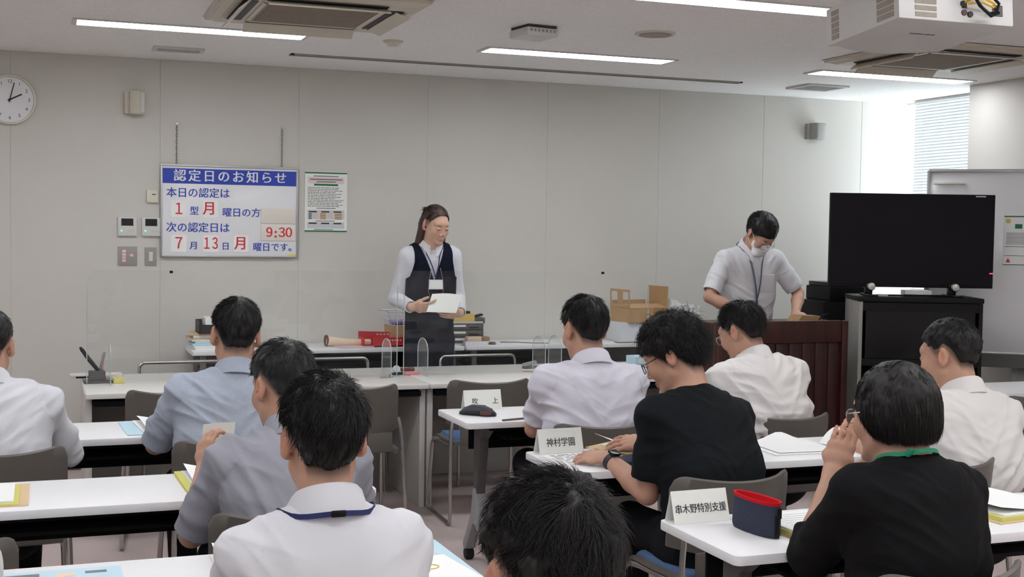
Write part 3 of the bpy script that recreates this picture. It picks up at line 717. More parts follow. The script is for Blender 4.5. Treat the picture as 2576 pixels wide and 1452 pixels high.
TA = math.atan2(6.513-6.886, 5.765-4.769); TW, THT = 1.063, 0.606
TC = Vector((5.262, 6.69, 1.545))
t = thing('television', 'large black television standing switched off on the cabinet', 'television', (TC.x, TC.y, 1.1865), TA); hz = TC.z-1.1865
b = MB(); b.box((0, 0.02, hz), (TW, 0.035, THT), bev=0.004); b.box((0, 0.05, hz-0.04), (TW*0.6, 0.05, THT*0.55), bev=0.015); b.obj('housing', 'black', t)
box('screen', (0, 0.0015, hz+0.006), (TW-0.022, 0.003, THT-0.030), 'screen', t, bev=0); box('sticker', (TW/2-0.095, -0.0006, hz+THT/2-0.012), (0.065, 0.001, 0.008), 'paper_grey', t, bev=0)
box('standby_light', (TW/2-0.014, -0.0008, hz-0.205), (0.022, 0.002, 0.007), 'led_red', t, bev=0)
for s in (-1, 1):
    b = MB(); b.box((s*0.27, 0.02, 0.045), (0.05, 0.05, 0.07), bev=0.01); b.box((s*0.27, 0.0, 0.006), (0.055, 0.24, 0.012), bev=0.004); st_ = b.obj('stand_foot', 'gloss_black', t)
    MB().lathe([(0.0, -0.012), (0.022, -0.010), (0.028, 0.0), (0.022, 0.010), (0.0, 0.012)], (s*0.27, -0.055, 0.062), 18, 'Y').obj('foot_cap', 'steel', st_)
b = MB(); pts = [(-0.16+0.05*i, -0.06+0.02*math.sin(i*1.7), 0.006) for i in range(9)]; b.tube(pts, 0.005, 6)
pts = [(-0.05+0.05*i, -0.03+0.015*math.cos(i*1.3), 0.007) for i in range(7)]; b.tube(pts, 0.006, 6); b.obj('power_cord', 'black', t)
bx = thing('papers', 'white booklet lying on the cabinet top below the television', 'papers', cab_pt(0.42, 0.27, ch+0.001), CA); box('booklet', (0, 0, 0.018), (0.17, 0.12, 0.036), 'paper', bx)

# stacked black machines behind the podium
t = thing('printer', 'black stepped machine standing between the podium and the cabinet', 'printer', (5.115, 7.42, 0), -0.1)
box('lower_body', (0.05, 0, 0.56), (0.30, 0.34, 1.12), 'black', t, bev=0.01); box('upper_body', (0.075, 0, 1.17), (0.27, 0.34, 0.10), 'black', t, bev=0.01); box('lid', (0.085, 0.0, 1.235), (0.26, 0.32, 0.03), 'gloss_black', t, bev=0.006)

WA = math.atan2(6.616-6.93, 6.085-5.673)
t = thing('whiteboard', 'white movable board with a poster behind the television at the right edge', 'whiteboard', (5.60, 6.965, 0), WA); L = 0.66; zt, zb = 2.018, 0.80
box('board', (L/2, 0.012, (zt+zb)/2), (L, 0.018, zt-zb), 'sign_white', t)
b = MB(); b.box((L/2, 0.008, zt), (L, 0.034, 0.022), bev=0.004); b.box((L/2, 0.008, zb), (L, 0.034, 0.022), bev=0.004); b.box((0.0, 0.008, (zt+zb)/2), (0.020, 0.034, zt-zb), bev=0.004); b.box((L, 0.008, (zt+zb)/2), (0.020, 0.034, zt-zb), bev=0.004); b.obj('board_frame', 'alu', t)
b = MB(); b.prism([(-0.075, zb-0.01), (-0.01, zb-0.02), (-0.01, zb-0.085), (-0.085, zb-0.085), (-0.085, zb+0.005), (-0.078, zb+0.005)], 0.22, L, 'YZ'); b.obj('pen_tray', 'leg_grey', t, smooth=False)
for xx in (0.25, L-0.08):
    b = MB(); b.box((xx, 0.035, 0.42), (0.035, 0.03, 0.80)); b.box((xx, 0.06, 0.05), (0.035, 0.28, 0.03)); lg = b.obj('leg', 'leg_light', t)
    for yy in (-0.06, 0.18): MB().lathe([(0.0, -0.012), (0.02, -0.012), (0.02, 0.012), (0.0, 0.012)], (xx, yy, 0.0205), 14, 'X').obj('caster', 'rubber', lg)
m = thing('magnet_bar', 'pale yellow magnetic strip at the top left of the whiteboard', 'magnet', (5.60+0.135*math.cos(WA), 6.965+0.135*math.sin(WA), zt-0.085), WA); box('bar', (0.0, -0.003, 0), (0.20, 0.010, 0.014), 'sign_cream', m)
c, s = math.cos(WA), math.sin(WA); px = 0.565
m = thing('poster', 'small printed poster with a green line on the whiteboard at the right edge', 'poster', (5.60+px*c, 6.965+px*s, 1.56), WA)
box('sheet', (0, -0.001, 0), (0.16, 0.002, 0.335), 'paper', m, bev=0)
for z_, w_, h_ in ((0.155, 0.16, 0.008), (-0.165, 0.16, 0.005), (-0.045, 0.15, 0.003), (-0.105, 0.15, 0.003)): box('green_line', (0, -0.0024, z_), (w_, 0.0008, h_), 'green', m, bev=0)
box('picture', (0.01, -0.0024, 0.09), (0.045, 0.0008, 0.03), 'green', m, bev=0)
MB().lathe([(0.0, -0.0030), (0.016, -0.0030), (0.016, -0.001)], (-0.055, 0, 0.125), 16, 'Y').obj('yellow_dot', 'yellow', m)
b = MB()
for k in range(9): b.box((0.0, -0.0024, 0.045-0.009*k), (0.13, 0.0008, 0.003))
b.obj('lettering', 'ink_soft', m, smooth=False)
MB().prism([(-0.065, -0.15), (-0.035, -0.15), (-0.05, -0.12)], -0.0030, -0.001, 'XZ').obj('red_triangle', 'sign_red', m, smooth=False)

# ------------------------------------------------------------------ projector
PJ = thing('projector', 'white ceiling-hung projector with cables looped at its ports', 'projector', (2.90, 3.70, 2.278)); PJ.rotation_euler = (-math.radians(5.0), 0, math.radians(-2.0))
pw, pd, ph = 0.46, 0.45, 0.135
b = MB(); b.prism([(-pw/2, -pd/2), (pw/2, -pd/2), (pw/2, pd/2-0.05)] + [(pw/2-pw*k/10, pd/2+0.035*math.sin(math.pi*k/10)-0.05+0.05*math.sin(math.pi*k/10)) for k in range(1, 10)] + [(-pw/2, pd/2-0.05+0.03)], 0, ph, bev=0.006); b.obj('housing', 'white_plastic', PJ)
for f in (lambda b, k: b.box((-pw/2-0.0005, -pd/2+0.075, 0.022+0.022*k), (0.003, 0.095, 0.017)), lambda b, k: b.box((-pw/2-0.0005, pd/2-0.075, 0.022+0.022*k), (0.003, 0.045, 0.017)), lambda b, k: b.box((-pw/2+0.105, -pd/2-0.0005, 0.018+0.022*k), (0.085, 0.003, 0.015))):
    b = MB()
    for k in range(5): f(b, k)
    b.obj('vent_grille', 'grille', PJ, smooth=False)
MB().box((0.03, -pd/2-0.001, 0.06), (0.02, 0.002, 0.02)).obj('port', 'vent_dark', PJ, smooth=False)
for c_, s_ in (((0.165, -pd/2-0.001, 0.05), (0.042, 0.003, 0.038)), ((0.085, -pd/2-0.001, 0.098), (0.032, 0.003, 0.030)), ((0.045, -pd/2-0.001, 0.105), (0.040, 0.003, 0.025)), ((0.012, -pd/2-0.004, 0.104), (0.030, 0.014, 0.024))): box('port', c_, s_, 'leg_grey', PJ, bev=0)
for xx, zz in ((0.115, 0.10), (0.025, 0.065), (0.028, 0.035), (0.052, 0.03)): MB().lathe([(0.0, -0.006), (0.010, -0.006), (0.011, 0.0)], (xx, -pd/2, zz), 12, 'Y').obj('socket', 'brown_leather' if zz == 0.035 else 'vent_dark', PJ)
b = MB(); b.tube([(0.035, -pd/2-0.005, 0.115), (0.030, -pd/2-0.05, 0.085), (0.045, -pd/2-0.06, 0.045), (0.085, -pd/2-0.055, 0.022), (0.12, -pd/2-0.05, 0.030), (0.132, -pd/2-0.05, 0.060), (0.11, -pd/2-0.045, 0.083), (0.07, -pd/2-0.035, 0.085), (0.045, -pd/2-0.03, 0.11), (0.04, -pd/2-0.02, 0.20), (0.05, -pd/2+0.02, 0.30), (0.02, -0.02, 0.355)], 0.0055, 7)
b.tube([(0.02, -pd/2-0.01, 0.11), (0.022, -pd/2-0.06, 0.075), (0.05, -pd/2-0.07, 0.032), (0.09, -pd/2-0.06, 0.012), (0.125, -pd/2-0.055, 0.026), (0.138, -pd/2-0.02, 0.05)], 0.005, 7); b.obj('black_cable', 'black', PJ)
b = MB(); b.tube([(0.03, -pd/2-0.005, 0.068), (0.045, -pd/2-0.05, 0.082), (0.08, -pd/2-0.055, 0.068), (0.115, -pd/2-0.05, 0.058), (0.11, -pd/2-0.05, 0.045), (0.07, -pd/2-0.045, 0.062), (0.03, -pd/2-0.02, 0.06)], 0.004, 6); b.obj('yellow_cable', 'yellow_wire', PJ)
text('lettering', 'HITACHI', 0.016, 'ink_soft', PJ, Matrix(((1, 0, 0, -0.01), (0, -1, 0, -0.05), (0, 0, -1, -0.0008), (0, 0, 0, 1))), bold=0.0005, sx=1.6)
b = MB(); b.tube([(0, 0, ph), (0, -0.01, 0.345)], 0.024, 14); b.box((0, 0, ph+0.008), (0.22, 0.22, 0.016)); b.obj('ceiling_mount', 'white_plastic', PJ)
# ------------------------------------------------------------------ people: smooth bodies grown from distance fields
def V3(*a): return np.array(a, float)
def unit(v): v = np.asarray(v, float); return v/max(1e-9, np.linalg.norm(v))
def rotm(yaw=0, pitch=0, roll=0):
    """yaw: turn left, pitch: lean/nod forward, roll: tip to the right; axes x right, y forward, z up"""
    cy, sy, cp, sp, cr, sr = math.cos(yaw), math.sin(yaw), math.cos(pitch), math.sin(pitch), math.cos(roll), math.sin(roll)
    Z = np.array([[cy, -sy, 0], [sy, cy, 0], [0, 0, 1.0]]); X = np.array([[1, 0, 0], [0, cp, sp], [0, -sp, cp]]); Y = np.array([[cr, 0, sr], [0, 1, 0], [-sr, 0, cr]])
    return Z @ X @ Y
def smin(a, b, k):
    if k <= 0: return np.minimum(a, b)
    h = np.maximum(k-np.abs(a-b), 0)/k
    return np.minimum(a, b)-h*h*k*0.25
class Vol:
    def __init__(s, lo, hi, h):
        s.h = h; s.lo = np.array(lo, float)-2*h; n = np.ceil((np.array(hi)-s.lo)/h).astype(int)+3
        s.n = n; s.D = np.full(n, 0.5, np.float32)
        s.ax = [(s.lo[i]+h*np.arange(n[i])).astype(np.float32) for i in range(3)]
    def win(s, lo, hi, m):
        a = np.maximum(0, np.floor((np.array(lo)-m-s.lo)/s.h).astype(int)); b = np.minimum(s.n, np.ceil((np.array(hi)+m-s.lo)/s.h).astype(int)+1)
        if (b <= a).any(): return None
        sl = tuple(slice(a[i], b[i]) for i in range(3))
        return sl, s.ax[0][sl[0]][:, None, None], s.ax[1][sl[1]][None, :, None], s.ax[2][sl[2]][None, None, :]
    def put(s, fn, lo, hi, k=0.01, op='u'):
        w = s.win(lo, hi, k+2.5*s.h)
        if w is None: return
        sl, X, Y, Z = w; d = fn(X, Y, Z)
        if op == 'u': s.D[sl] = smin(s.D[sl], d, k)
        else: s.D[sl] = -smin(-s.D[sl], d, k)
    def cone(s, a, b, r1, r2, k=0.01, op='u'):
        a = np.asarray(a, float); b = np.asarray(b, float); R = max(r1, r2)
        s.put(cone_fn(a, b, r1, r2), np.minimum(a, b)-R, np.maximum(a, b)+R, k, op)
    def ball(s, c, r, k=0.01, op='u'):
        c = np.asarray(c, float); s.put(lambda X, Y, Z: np.sqrt((X-c[0])**2+(Y-c[1])**2+(Z-c[2])**2)-r, c-r, c+r, k, op)
    def ell(s, c, r, Rm=None, k=0.01, op='u', p=2.0):
        c = np.asarray(c, float); r = np.asarray(r, float); Rm = np.eye(3) if Rm is None else Rm
        def fn(X, Y, Z):
            x, y, z = X-c[0], Y-c[1], Z-c[2]
            q = [Rm[0, i]*x+Rm[1, i]*y+Rm[2, i]*z for i in range(3)]
            if p == 2.0:
                k0 = np.sqrt((q[0]/r[0])**2+(q[1]/r[1])**2+(q[2]/r[2])**2)
                k1 = np.sqrt((q[0]/r[0]**2)**2+(q[1]/r[1]**2)**2+(q[2]/r[2]**2)**2)+1e-9
                return k0*(k0-1)/k1
            g = (np.abs(q[0]/r[0])**p+np.abs(q[1]/r[1])**p+np.abs(q[2]/r[2])**p)**(1/p); return (g-1)*min(r)
        ext = np.abs(Rm) @ r; s.put(fn, c-ext, c+ext, k, op)
    def ecap(s, a, b, ra, rb, right, k=0.03, p=2.4, op='u'):
        """limb of oval section: ra, rb = (half width, half depth) at either end"""
        a = np.asarray(a, float); b = np.asarray(b, float); R = max(max(ra), max(rb))
        s.put(ecap_fn(a, b, ra, rb, right, p), np.minimum(a, b)-R, np.maximum(a, b)+R, k, op)
    def at(s, p):
        g = (np.asarray(p)-s.lo)/s.h; i = np.clip(np.floor(g).astype(int), 0, s.n-2); f = g-i; o = 0.0
        for dx in (0, 1):
            for dy in (0, 1):
                for dz in (0, 1): o += s.D[i[0]+dx, i[1]+dy, i[2]+dz]*(f[0] if dx else 1-f[0])*(f[1] if dy else 1-f[1])*(f[2] if dz else 1-f[2])
        return float(o)
    def push(s, p, gap):
        p = np.array(p, float)
        for _ in range(8):
            d = s.at(p)
            if d >= gap: break
            e = 2*s.h; g = unit([s.at(p+V3(e, 0, 0))-s.at(p-V3(e, 0, 0)), s.at(p+V3(0, e, 0))-s.at(p-V3(0, e, 0)), s.at(p+V3(0, 0, e))-s.at(p-V3(0, 0, e))]); p = p+g*(gap-d)
        return p
    def mesh(s):
        D = s.D; I = D < 0; n = s.n
        c = np.zeros(n-1, np.uint8)
        for dx in (0, 1):
            for dy in (0, 1):
                for dz in (0, 1): c += I[dx:n[0]-1+dx, dy:n[1]-1+dy, dz:n[2]-1+dz]
        act = np.nonzero((c > 0) & (c < 8)); N = len(act[0])
        idx = np.full(n-1, -1, np.int32); idx[act] = np.arange(N)
        cor = np.stack([D[act[0]+dx, act[1]+dy, act[2]+dz] for dx in (0, 1) for dy in (0, 1) for dz in (0, 1)], 1)
        off = np.array([(dx, dy, dz) for dx in (0, 1) for dy in (0, 1) for dz in (0, 1)], float)
        S = np.zeros((N, 3)); cnt = np.zeros(N)
        for i in range(8):
            for j in range(i+1, 8):
                if np.abs(off[i]-off[j]).sum() != 1: continue
                x = (cor[:, i] < 0) != (cor[:, j] < 0); t = cor[:, i]/(cor[:, i]-cor[:, j]+1e-12)
                S += np.where(x[:, None], off[i]+t[:, None]*(off[j]-off[i]), 0); cnt += x
        v = s.lo+s.h*(np.stack(act, 1)+S/np.maximum(cnt, 1)[:, None])
        F = []
        for ax in range(3):
            o1, o2 = [(1, 2), (2, 0), (0, 1)][ax]
            sl0 = [slice(0, n[i]-1) for i in range(3)]; sl1 = list(sl0); sl1[ax] = slice(1, n[ax])
            sl0 = [slice(0, n[i]-1) for i in range(3)]
            A = I[tuple(sl0)]; B = I[tuple(sl1)]
            e = np.stack(np.nonzero(A != B), 1); e = e[(e[:, o1] > 0) & (e[:, o2] > 0)]
            fl = A[e[:, 0], e[:, 1], e[:, 2]]
            q = []
            for a1, a2 in ((0, 0), (1, 0), (1, 1), (0, 1)):
                g = e.copy(); g[:, o1] -= a1; g[:, o2] -= a2; q.append(idx[g[:, 0], g[:, 1], g[:, 2]])
            q = np.stack(q, 1); q[~fl] = q[~fl][:, ::-1]; F.append(q)
        F = np.concatenate(F); F = F[(F >= 0).all(1)]
        return v, F
def cone_fn(a, b, r1, r2):
    ab = b-a; L2 = max(1e-12, ab @ ab)
    def fn(X, Y, Z):
        x, y, z = X-a[0], Y-a[1], Z-a[2]
        t = np.clip((x*ab[0]+y*ab[1]+z*ab[2])/L2, 0, 1)
        return np.sqrt((x-t*ab[0])**2+(y-t*ab[1])**2+(z-t*ab[2])**2)-(r1+(r2-r1)*t)
    return fn
def ecap_fn(a, b, ra, rb, right, p=2.4):
    ab = b-a; L2 = max(1e-12, ab @ ab); A = ab/math.sqrt(L2); Rt = unit(right-A*(A @ right)); Fw = np.cross(A, Rt)
    def fn(X, Y, Z):
        x, y, z = X-a[0], Y-a[1], Z-a[2]
        t = np.clip((x*ab[0]+y*ab[1]+z*ab[2])/L2, 0, 1)
        x, y, z = x-t*ab[0], y-t*ab[1], z-t*ab[2]
        rx = ra[0]+(rb[0]-ra[0])*t; ry = ra[1]+(rb[1]-ra[1])*t; rm = np.minimum(rx, ry)
        u = np.abs(x*Rt[0]+y*Rt[1]+z*Rt[2])/rx; w = np.abs(x*Fw[0]+y*Fw[1]+z*Fw[2])/ry; q = np.abs(x*A[0]+y*A[1]+z*A[2])/rm
        return ((u**p+w**p+q**p)**(1/p)-1)*rm
    return fn
def vnormals(v, F):
    a = v[F[:, 2]]-v[F[:, 0]]; b = v[F[:, 3 if F.shape[1] > 3 else 1]]-v[F[:, 1 if F.shape[1] > 3 else 0]]
    fn = np.cross(a, b); n = np.zeros_like(v)
    for i in range(F.shape[1]): np.add.at(n, F[:, i], fn)
    return n/np.maximum(1e-12, np.linalg.norm(n, axis=1))[:, None]
def npobj(name, v, F, m, parent, cols=None, smooth=True):
    me = bpy.data.meshes.new(name); nv, nf = len(v), len(F); k = F.shape[1]
    me.vertices.add(nv); me.vertices.foreach_set('co', np.asarray(v, np.float32).ravel())
    me.loops.add(nf*k); me.loops.foreach_set('vertex_index', np.asarray(F, np.int32).ravel())
    me.polygons.add(nf); me.polygons.foreach_set('loop_start', np.arange(0, nf*k, k, dtype=np.int32)); me.polygons.foreach_set('loop_total', np.full(nf, k, np.int32))
    if smooth: me.polygons.foreach_set('use_smooth', np.ones(nf, bool))
    me.update(calc_edges=True)
    if cols is not None:
        a = me.color_attributes.new('Col', 'FLOAT_COLOR', 'POINT'); a.data.foreach_set('color', np.concatenate([cols, np.ones((nv, 1))], 1).astype(np.float32).ravel())
    me.materials.append(M[m] if isinstance(m, str) else m)
    o = bpy.data.objects.new(name, me); COL.objects.link(o); o.parent = parent
    return o
def vnoise(P, seed=0):
    """smooth value noise in -1..1"""
    P = np.asarray(P, float); i = np.floor(P).astype(np.int64); f = P-i; f = f*f*(3-2*f); out = 0
    for dx in (0, 1):
        for dy in (0, 1):
            for dz in (0, 1):
                h = (i[:, 0]+dx)*374761393+(i[:, 1]+dy)*668265263+(i[:, 2]+dz)*2147483647+seed*974711
                h = (h ^ (h >> 13))*1274126177; h = (h ^ (h >> 16)) & 0xffff
                w = (f[:, 0] if dx else 1-f[:, 0])*(f[:, 1] if dy else 1-f[:, 1])*(f[:, 2] if dz else 1-f[:, 2])
                out = out+w*(h/32767.5-1)
    return out
def sstep(a, b, x): t = np.clip((x-a)/(b-a), 0, 1); return t*t*(3-2*t)

M['skin'] = mat('skin', (0.6, 0.4, 0.3), 0.5, spec=0.35, attr=True)
M['eye_white'] = mat('eye_white', s2l(226, 220, 214), 0.2); M['iris'] = mat('iris', s2l(38, 24, 20), 0.1)
M['hair_black'] = mat('hair_black', (0.009, 0.0078, 0.0078), 0.46, spec=0.35)
M['hair_soft'] = mat('hair_soft', (0.014, 0.012, 0.0115), 0.5, spec=0.3)
M['hair_brown'] = mat('hair_brown', (0.052, 0.030, 0.022), 0.45, spec=0.4)
M['hair_grey'] = mat('hair_grey', (0.028, 0.027, 0.028), 0.5, spec=0.4, col2=(0.009, 0.009, 0.009), nscale=25)
def cloth(name, c, bump=0.25, bs=900, **k): M[name] = mat(name, c, 0.85, spec=0.15, bump=bump, bscale=bs, **k)
cloth('shirt_white', s2l(216, 216, 220)); cloth('shirt_warm', s2l(218, 214, 211)); cloth('shirt_cool', s2l(212, 209, 219))
cloth('shirt_bluegrey', s2l(168, 175, 188), noise=0.06, nscale=120)
cloth('tee_black', s2l(20, 24, 27)); cloth('knit_black', s2l(17, 16, 18), bs=600, bump=0.4); cloth('vest_navy', s2l(18, 22, 36)); cloth('shirt_pale', s2l(210, 210, 216))
cloth('trousers_dark', s2l(20, 20, 25)); cloth('trousers_grey', s2l(44, 44, 50)); cloth('shoe', s2l(24, 22, 22)); cloth('mask_white', s2l(236, 236, 238))
# fine check for the grey shirt
def check_mat(name, c1, c2, sc):
    m = mat(name, c1, 0.85, spec=0.15, bump=0.2, bscale=900); nt = m.node_tree; b = nt.nodes['Principled BSDF']
    tc = nt.nodes.new('ShaderNodeTexCoord'); w1 = nt.nodes.new('ShaderNodeTexWave'); w2 = nt.nodes.new('ShaderNodeTexWave'); w2.bands_direction = 'Z'
    for w in (w1, w2): w.inputs['Scale'].default_value = sc; nt.links.new(tc.outputs['Object'], w.inputs['Vector'])
    mx = nt.nodes.new('ShaderNodeMath'); mx.operation = 'ADD'; nt.links.new(w1.outputs['Fac'], mx.inputs[0]); nt.links.new(w2.outputs['Fac'], mx.inputs[1])
    hf = nt.nodes.new('ShaderNodeMath'); hf.operation = 'MULTIPLY'; hf.inputs[1].default_value = 0.5; nt.links.new(mx.outputs[0], hf.inputs[0])
    r = nt.nodes.new('ShaderNodeValToRGB'); r.color_ramp.elements[0].color = tuple(c2)+(1,); r.color_ramp.elements[1].color = tuple(c1)+(1,)
    nt.links.new(hf.outputs[0], r.inputs['Fac']); nt.links.new(r.outputs['Color'], b.inputs['Base Color']); M[name] = m
check_mat('shirt_check', s2l(158, 158, 166), s2l(142, 142, 151), 85)

ZB = {  # lower edge of the hair by azimuth from the face (degrees), in head units
    'short': ([0, 30, 55, 70, 84, 100, 118, 140, 180], [0.070, 0.066, 0.045, 0.005, 0.012, 0.035, 0.000, -0.050, -0.062]),
    'crop':  ([0, 30, 55, 70, 84, 100, 118, 140, 180], [0.076, 0.072, 0.052, 0.018, 0.020, 0.040, 0.010, -0.036, -0.046]),
    'full':  ([0, 30, 55, 70, 84, 100, 118, 140, 180], [0.045, 0.042, 0.030, -0.010, -0.010, 0.010, -0.030, -0.066, -0.074]),
    'bob':   ([0, 25, 50, 66, 80, 100, 120, 150, 180], [0.030, 0.030, 0.005, -0.030, -0.050, -0.058, -0.062, -0.064, -0.066]),
    'back':  ([0, 20, 40, 55, 70, 84, 100, 118, 140, 180], [0.092, 0.088, 0.066, 0.040, 0.018, 0.022, 0.030, -0.005, -0.075, -0.090]),
}
def hand_parts(wr, dirn, back, side, curl=0.5, spread=0.12, size=1.0, thumb=(0.75, 0.62, -0.25), tcurl=0.3, pinch=None):
    """palm and five fingers. wr wrist, dirn towards the fingers, back normal of the back of the hand, side +1 thumb on +x"""
    Y = unit(dirn); Z = unit(back-Y*(back @ Y)); X = np.cross(Y, Z)*side
    P = lambda x, y, z: wr+size*(X*x+Y*y+Z*z)
    out = [('e', P(0, -0.005, 0), P(0, 0.050, 0.0), (0.027*size, 0.018*size), (0.039*size, 0.0150*size), X), ('e', P(0, 0.045, 0), P(0.0, 0.084, 0.002), (0.039*size, 0.0150*size), (0.040*size, 0.0115*size), X)]
    fx = [0.030, 0.0105, -0.0095, -0.0285]; L = [0.074, 0.082, 0.076, 0.060]; R = [0.0088, 0.0092, 0.0088, 0.0078]; by = [0.090, 0.094, 0.090, 0.080]
    for i in range(4):
        c = curl[i] if hasattr(curl, '__len__') else curl
        p = P(fx[i], by[i], 0.002); ang = 0.0; sp = spread*(1.2-0.8*i)*0.9; q = P(fx[i]*0.75, by[i]-0.03, 0.001)
        out.append(('c', q, p, R[i]*1.05*size, R[i]*1.05*size))
        for j, fr in enumerate((0.45, 0.30, 0.25)):
            ang += c*(0.75 if j == 0 else 1.0)
            d = Y*math.cos(ang)*math.cos(sp)+X*math.sin(sp)*math.cos(ang)-Z*math.sin(ang)
            p2 = p+d*L[i]*fr*size; r1 = R[i]*(1-0.10*j)*size; out.append(('c', p, p2, r1, r1*0.90)); p = p2
    t = unit(X*thumb[0]+Y*thumb[1]+Z*thumb[2]); p = P(0.018, 0.018, -0.004)
    tx = unit(Y*0.8+X*0.15-Z*0.25)
    for j, (l, r) in enumerate(((0.042, 0.0135), (0.032, 0.0108), (0.026, 0.0098))):
        d = unit(t*(1-tcurl*j)+tx*tcurl*j*1.1); p2 = p+d*l*size; out.append(('c', p, p2, r*size, r*0.88*size)); p = p2
    return out
def ik(S, Wt, l1, l2, pole):
    d = Wt-S; L = np.linalg.norm(d)
    if L > (l1+l2)*0.995: Wt = S+d/L*(l1+l2)*0.995; d = Wt-S; L = np.linalg.norm(d)
    a = (l1*l1-l2*l2+L*L)/(2*L); h = math.sqrt(max(0, l1*l1-a*a)); u = d/L
    pl = unit(np.asarray(pole, float)-u*(u @ np.asarray(pole, float)))
    return S+u*a+pl*h, Wt
def person(name_label, pel, head, face=0.0, seated=True, hyaw=0, hpitch=0, hroll=0, turn=0.0, slump=0.03, width=1.0, depth=1.0, belly=0.0,
           sleeve='short', shirt='shirt_white', trousers='trousers_dark', hair='short', hair_m='hair_black', wr=None, wl=None, pole_r=(0.45, -0.35, -1.0), pole_l=(-0.45, -0.35, -1.0),
           hand_r=None, hand_l=None, collar=True, res=0.006, seed=1, soft=0.0, strands=2500, slen=0.035, lift=0.35, curl=0.0, skin=(0.50, 0.285, 0.200), sdrop=0.0, vest=None, hs=1.0, folds=0.006, swidth=1.0, collar_m=None, fuzz=0.0012, thick=1.6, bald=False, looseness=1.0, hide_legs=False, clump=0.45):
    rng = np.random.RandomState(seed)
    root = thing('person', name_label, 'person', (pel[0], pel[1], 0), face)
    Rz = rotm(face); inv = Rz.T
    loc = lambda p: inv @ (np.asarray(p, float)-V3(pel[0], pel[1], 0))      # world -> own frame
    Pp = V3(0, 0, pel[2]); Hc = loc(head)
    RH = rotm(hyaw, hpitch, hroll); h = lambda x, y, z: Hc+RH @ (V3(x, y, z)*hs)
    skull = h(0, -0.028, -0.055)
    neck = Hc+RH @ V3(0, -0.050, -0.125)*hs*0.7 + V3(0, -0.030, -0.135)*hs*0.32 + V3(0, 0, -0.012)
    neck[2] -= sdrop
    up = unit(neck-Pp); mid = (Pp+neck)/2+V3(0, -slump, 0)
    T = rotm(turn); R0 = T @ V3(1, 0, 0); up2 = unit(neck-mid); Rt = unit(R0-up2*(R0 @ up2)); Fw = np.cross(up2, Rt)
    sw = 0.172*width*swidth
    Sh = {s: neck+Rt*s*sw-up2*0.074+Fw*0.010 for s in (1, -1)}
    hi_res = res
    # joints of the arms
    arms = {}
    for s, wt, pole in ((1, wr, pole_r), (-1, wl, pole_l)):
        w = loc(wt) if wt is not None else Sh[s]+V3(s*0.02, 0.26, -0.32)
        e, w = ik(Sh[s], w, 0.285, 0.245, inv @ np.asarray(pole, float)); arms[s] = (Sh[s], e, w)
    legs = {}
    for s in (1, -1):
        hip = Pp+V3(s*0.085*width, 0.0, -0.02)
        if seated: kn = V3(s*0.13, 0.40, 0.50); an = V3(s*0.12, 0.36, 0.085)
        else: kn = V3(s*0.085, 0.02, Pp[2]*0.52); an = V3(s*0.085, -0.02, 0.085)
        legs[s] = (hip, kn, an)
    # ---------------- body
    pts = [Hc+0.16*hs, Hc-0.16*hs, Pp-0.18, Pp+0.18]
    for s in (1, -1):
        pts += list(arms[s])+list(legs[s])
        pts += [arms[s][2]+V3(0.19, 0.19, 0.19), arms[s][2]-V3(0.19, 0.19, 0.19), legs[s][2]+V3(0.06, 0.24, 0.1), legs[s][2]-V3(0.06, 0.08, 0.085)]
    pts = np.array(pts); lo = pts.min(0)-0.07; hi = pts.max(0)+0.07; lo[2] = max(lo[2], 0.0)
    B = Vol(lo, hi, res)
    B.ecap(Pp, mid, (0.150*width, 0.100*depth), (0.135*width, 0.090*depth), Rt, 0.03); B.ecap(mid, neck-up2*0.10, (0.140*width, 0.095*depth), (0.145*width, 0.085*depth), Rt, 0.03)
    for s in (1, -1):
        S, e, w = arms[s]
        B.cone(neck-up2*0.02, S, 0.046, 0.040, 0.04); B.cone(S, e, 0.047, 0.038, 0.02); B.cone(e, e+(w-e)*0.35, 0.038, 0.041, 0.012); B.cone(e+(w-e)*0.35, w, 0.041, 0.026, 0.012)
        hp, kn, an = legs[s]
        B.cone(hp, kn, 0.080, 0.055, 0.03); B.cone(kn, kn+(an-kn)*0.35, 0.050, 0.052, 0.02); B.cone(kn+(an-kn)*0.35, an, 0.052, 0.035, 0.02); B.cone(an+V3(0, -0.03, -0.04), an+V3(0, 0.12, -0.055), 0.035, 0.028, 0.02)
        hd = hand_r if s == 1 else hand_l; f = unit(w-e)
        hd = hd or {}
        d = inv @ unit(hd['dir']) if 'dir' in hd else unit(f+V3(-s*0.3, 0.3, -0.1)); bk = inv @ unit(hd['back']) if 'back' in hd else V3(0, 0, 1)
        for q in hand_parts(w, d, bk, hd.get('thumb_side', -s), hd.get('curl', 0.35), hd.get('spread', 0.10), hd.get('size', 1.0), hd.get('thumb', (0.75, 0.62, -0.25)), hd.get('tcurl', 0.3)):
            if q[0] == 'e': B.ecap(q[1], q[2], q[3], q[4], q[5], 0.012, 2.0)
            else: B.cone(q[1], q[2], q[3], q[4], 0.0055)
    # neck and head
    B.cone(neck-up2*0.03, skull, 0.058*hs, 0.053*hs, 0.03); B.cone(neck+Fw*0.03-up2*0.02, h(0, 0.02, -0.08), 0.045*hs, 0.046*hs, 0.03)
    E = lambda c, r, k=0.015, op='u', Rm=None: B.ell(h(*c), np.array(r)*hs, RH if Rm is None else RH @ Rm, k*hs, op)
    E((0, -0.012, 0.035), (0.0765, 0.097, 0.083), 0.02); E((0, 0.028, -0.028), (0.061, 0.068, 0.086), 0.03)
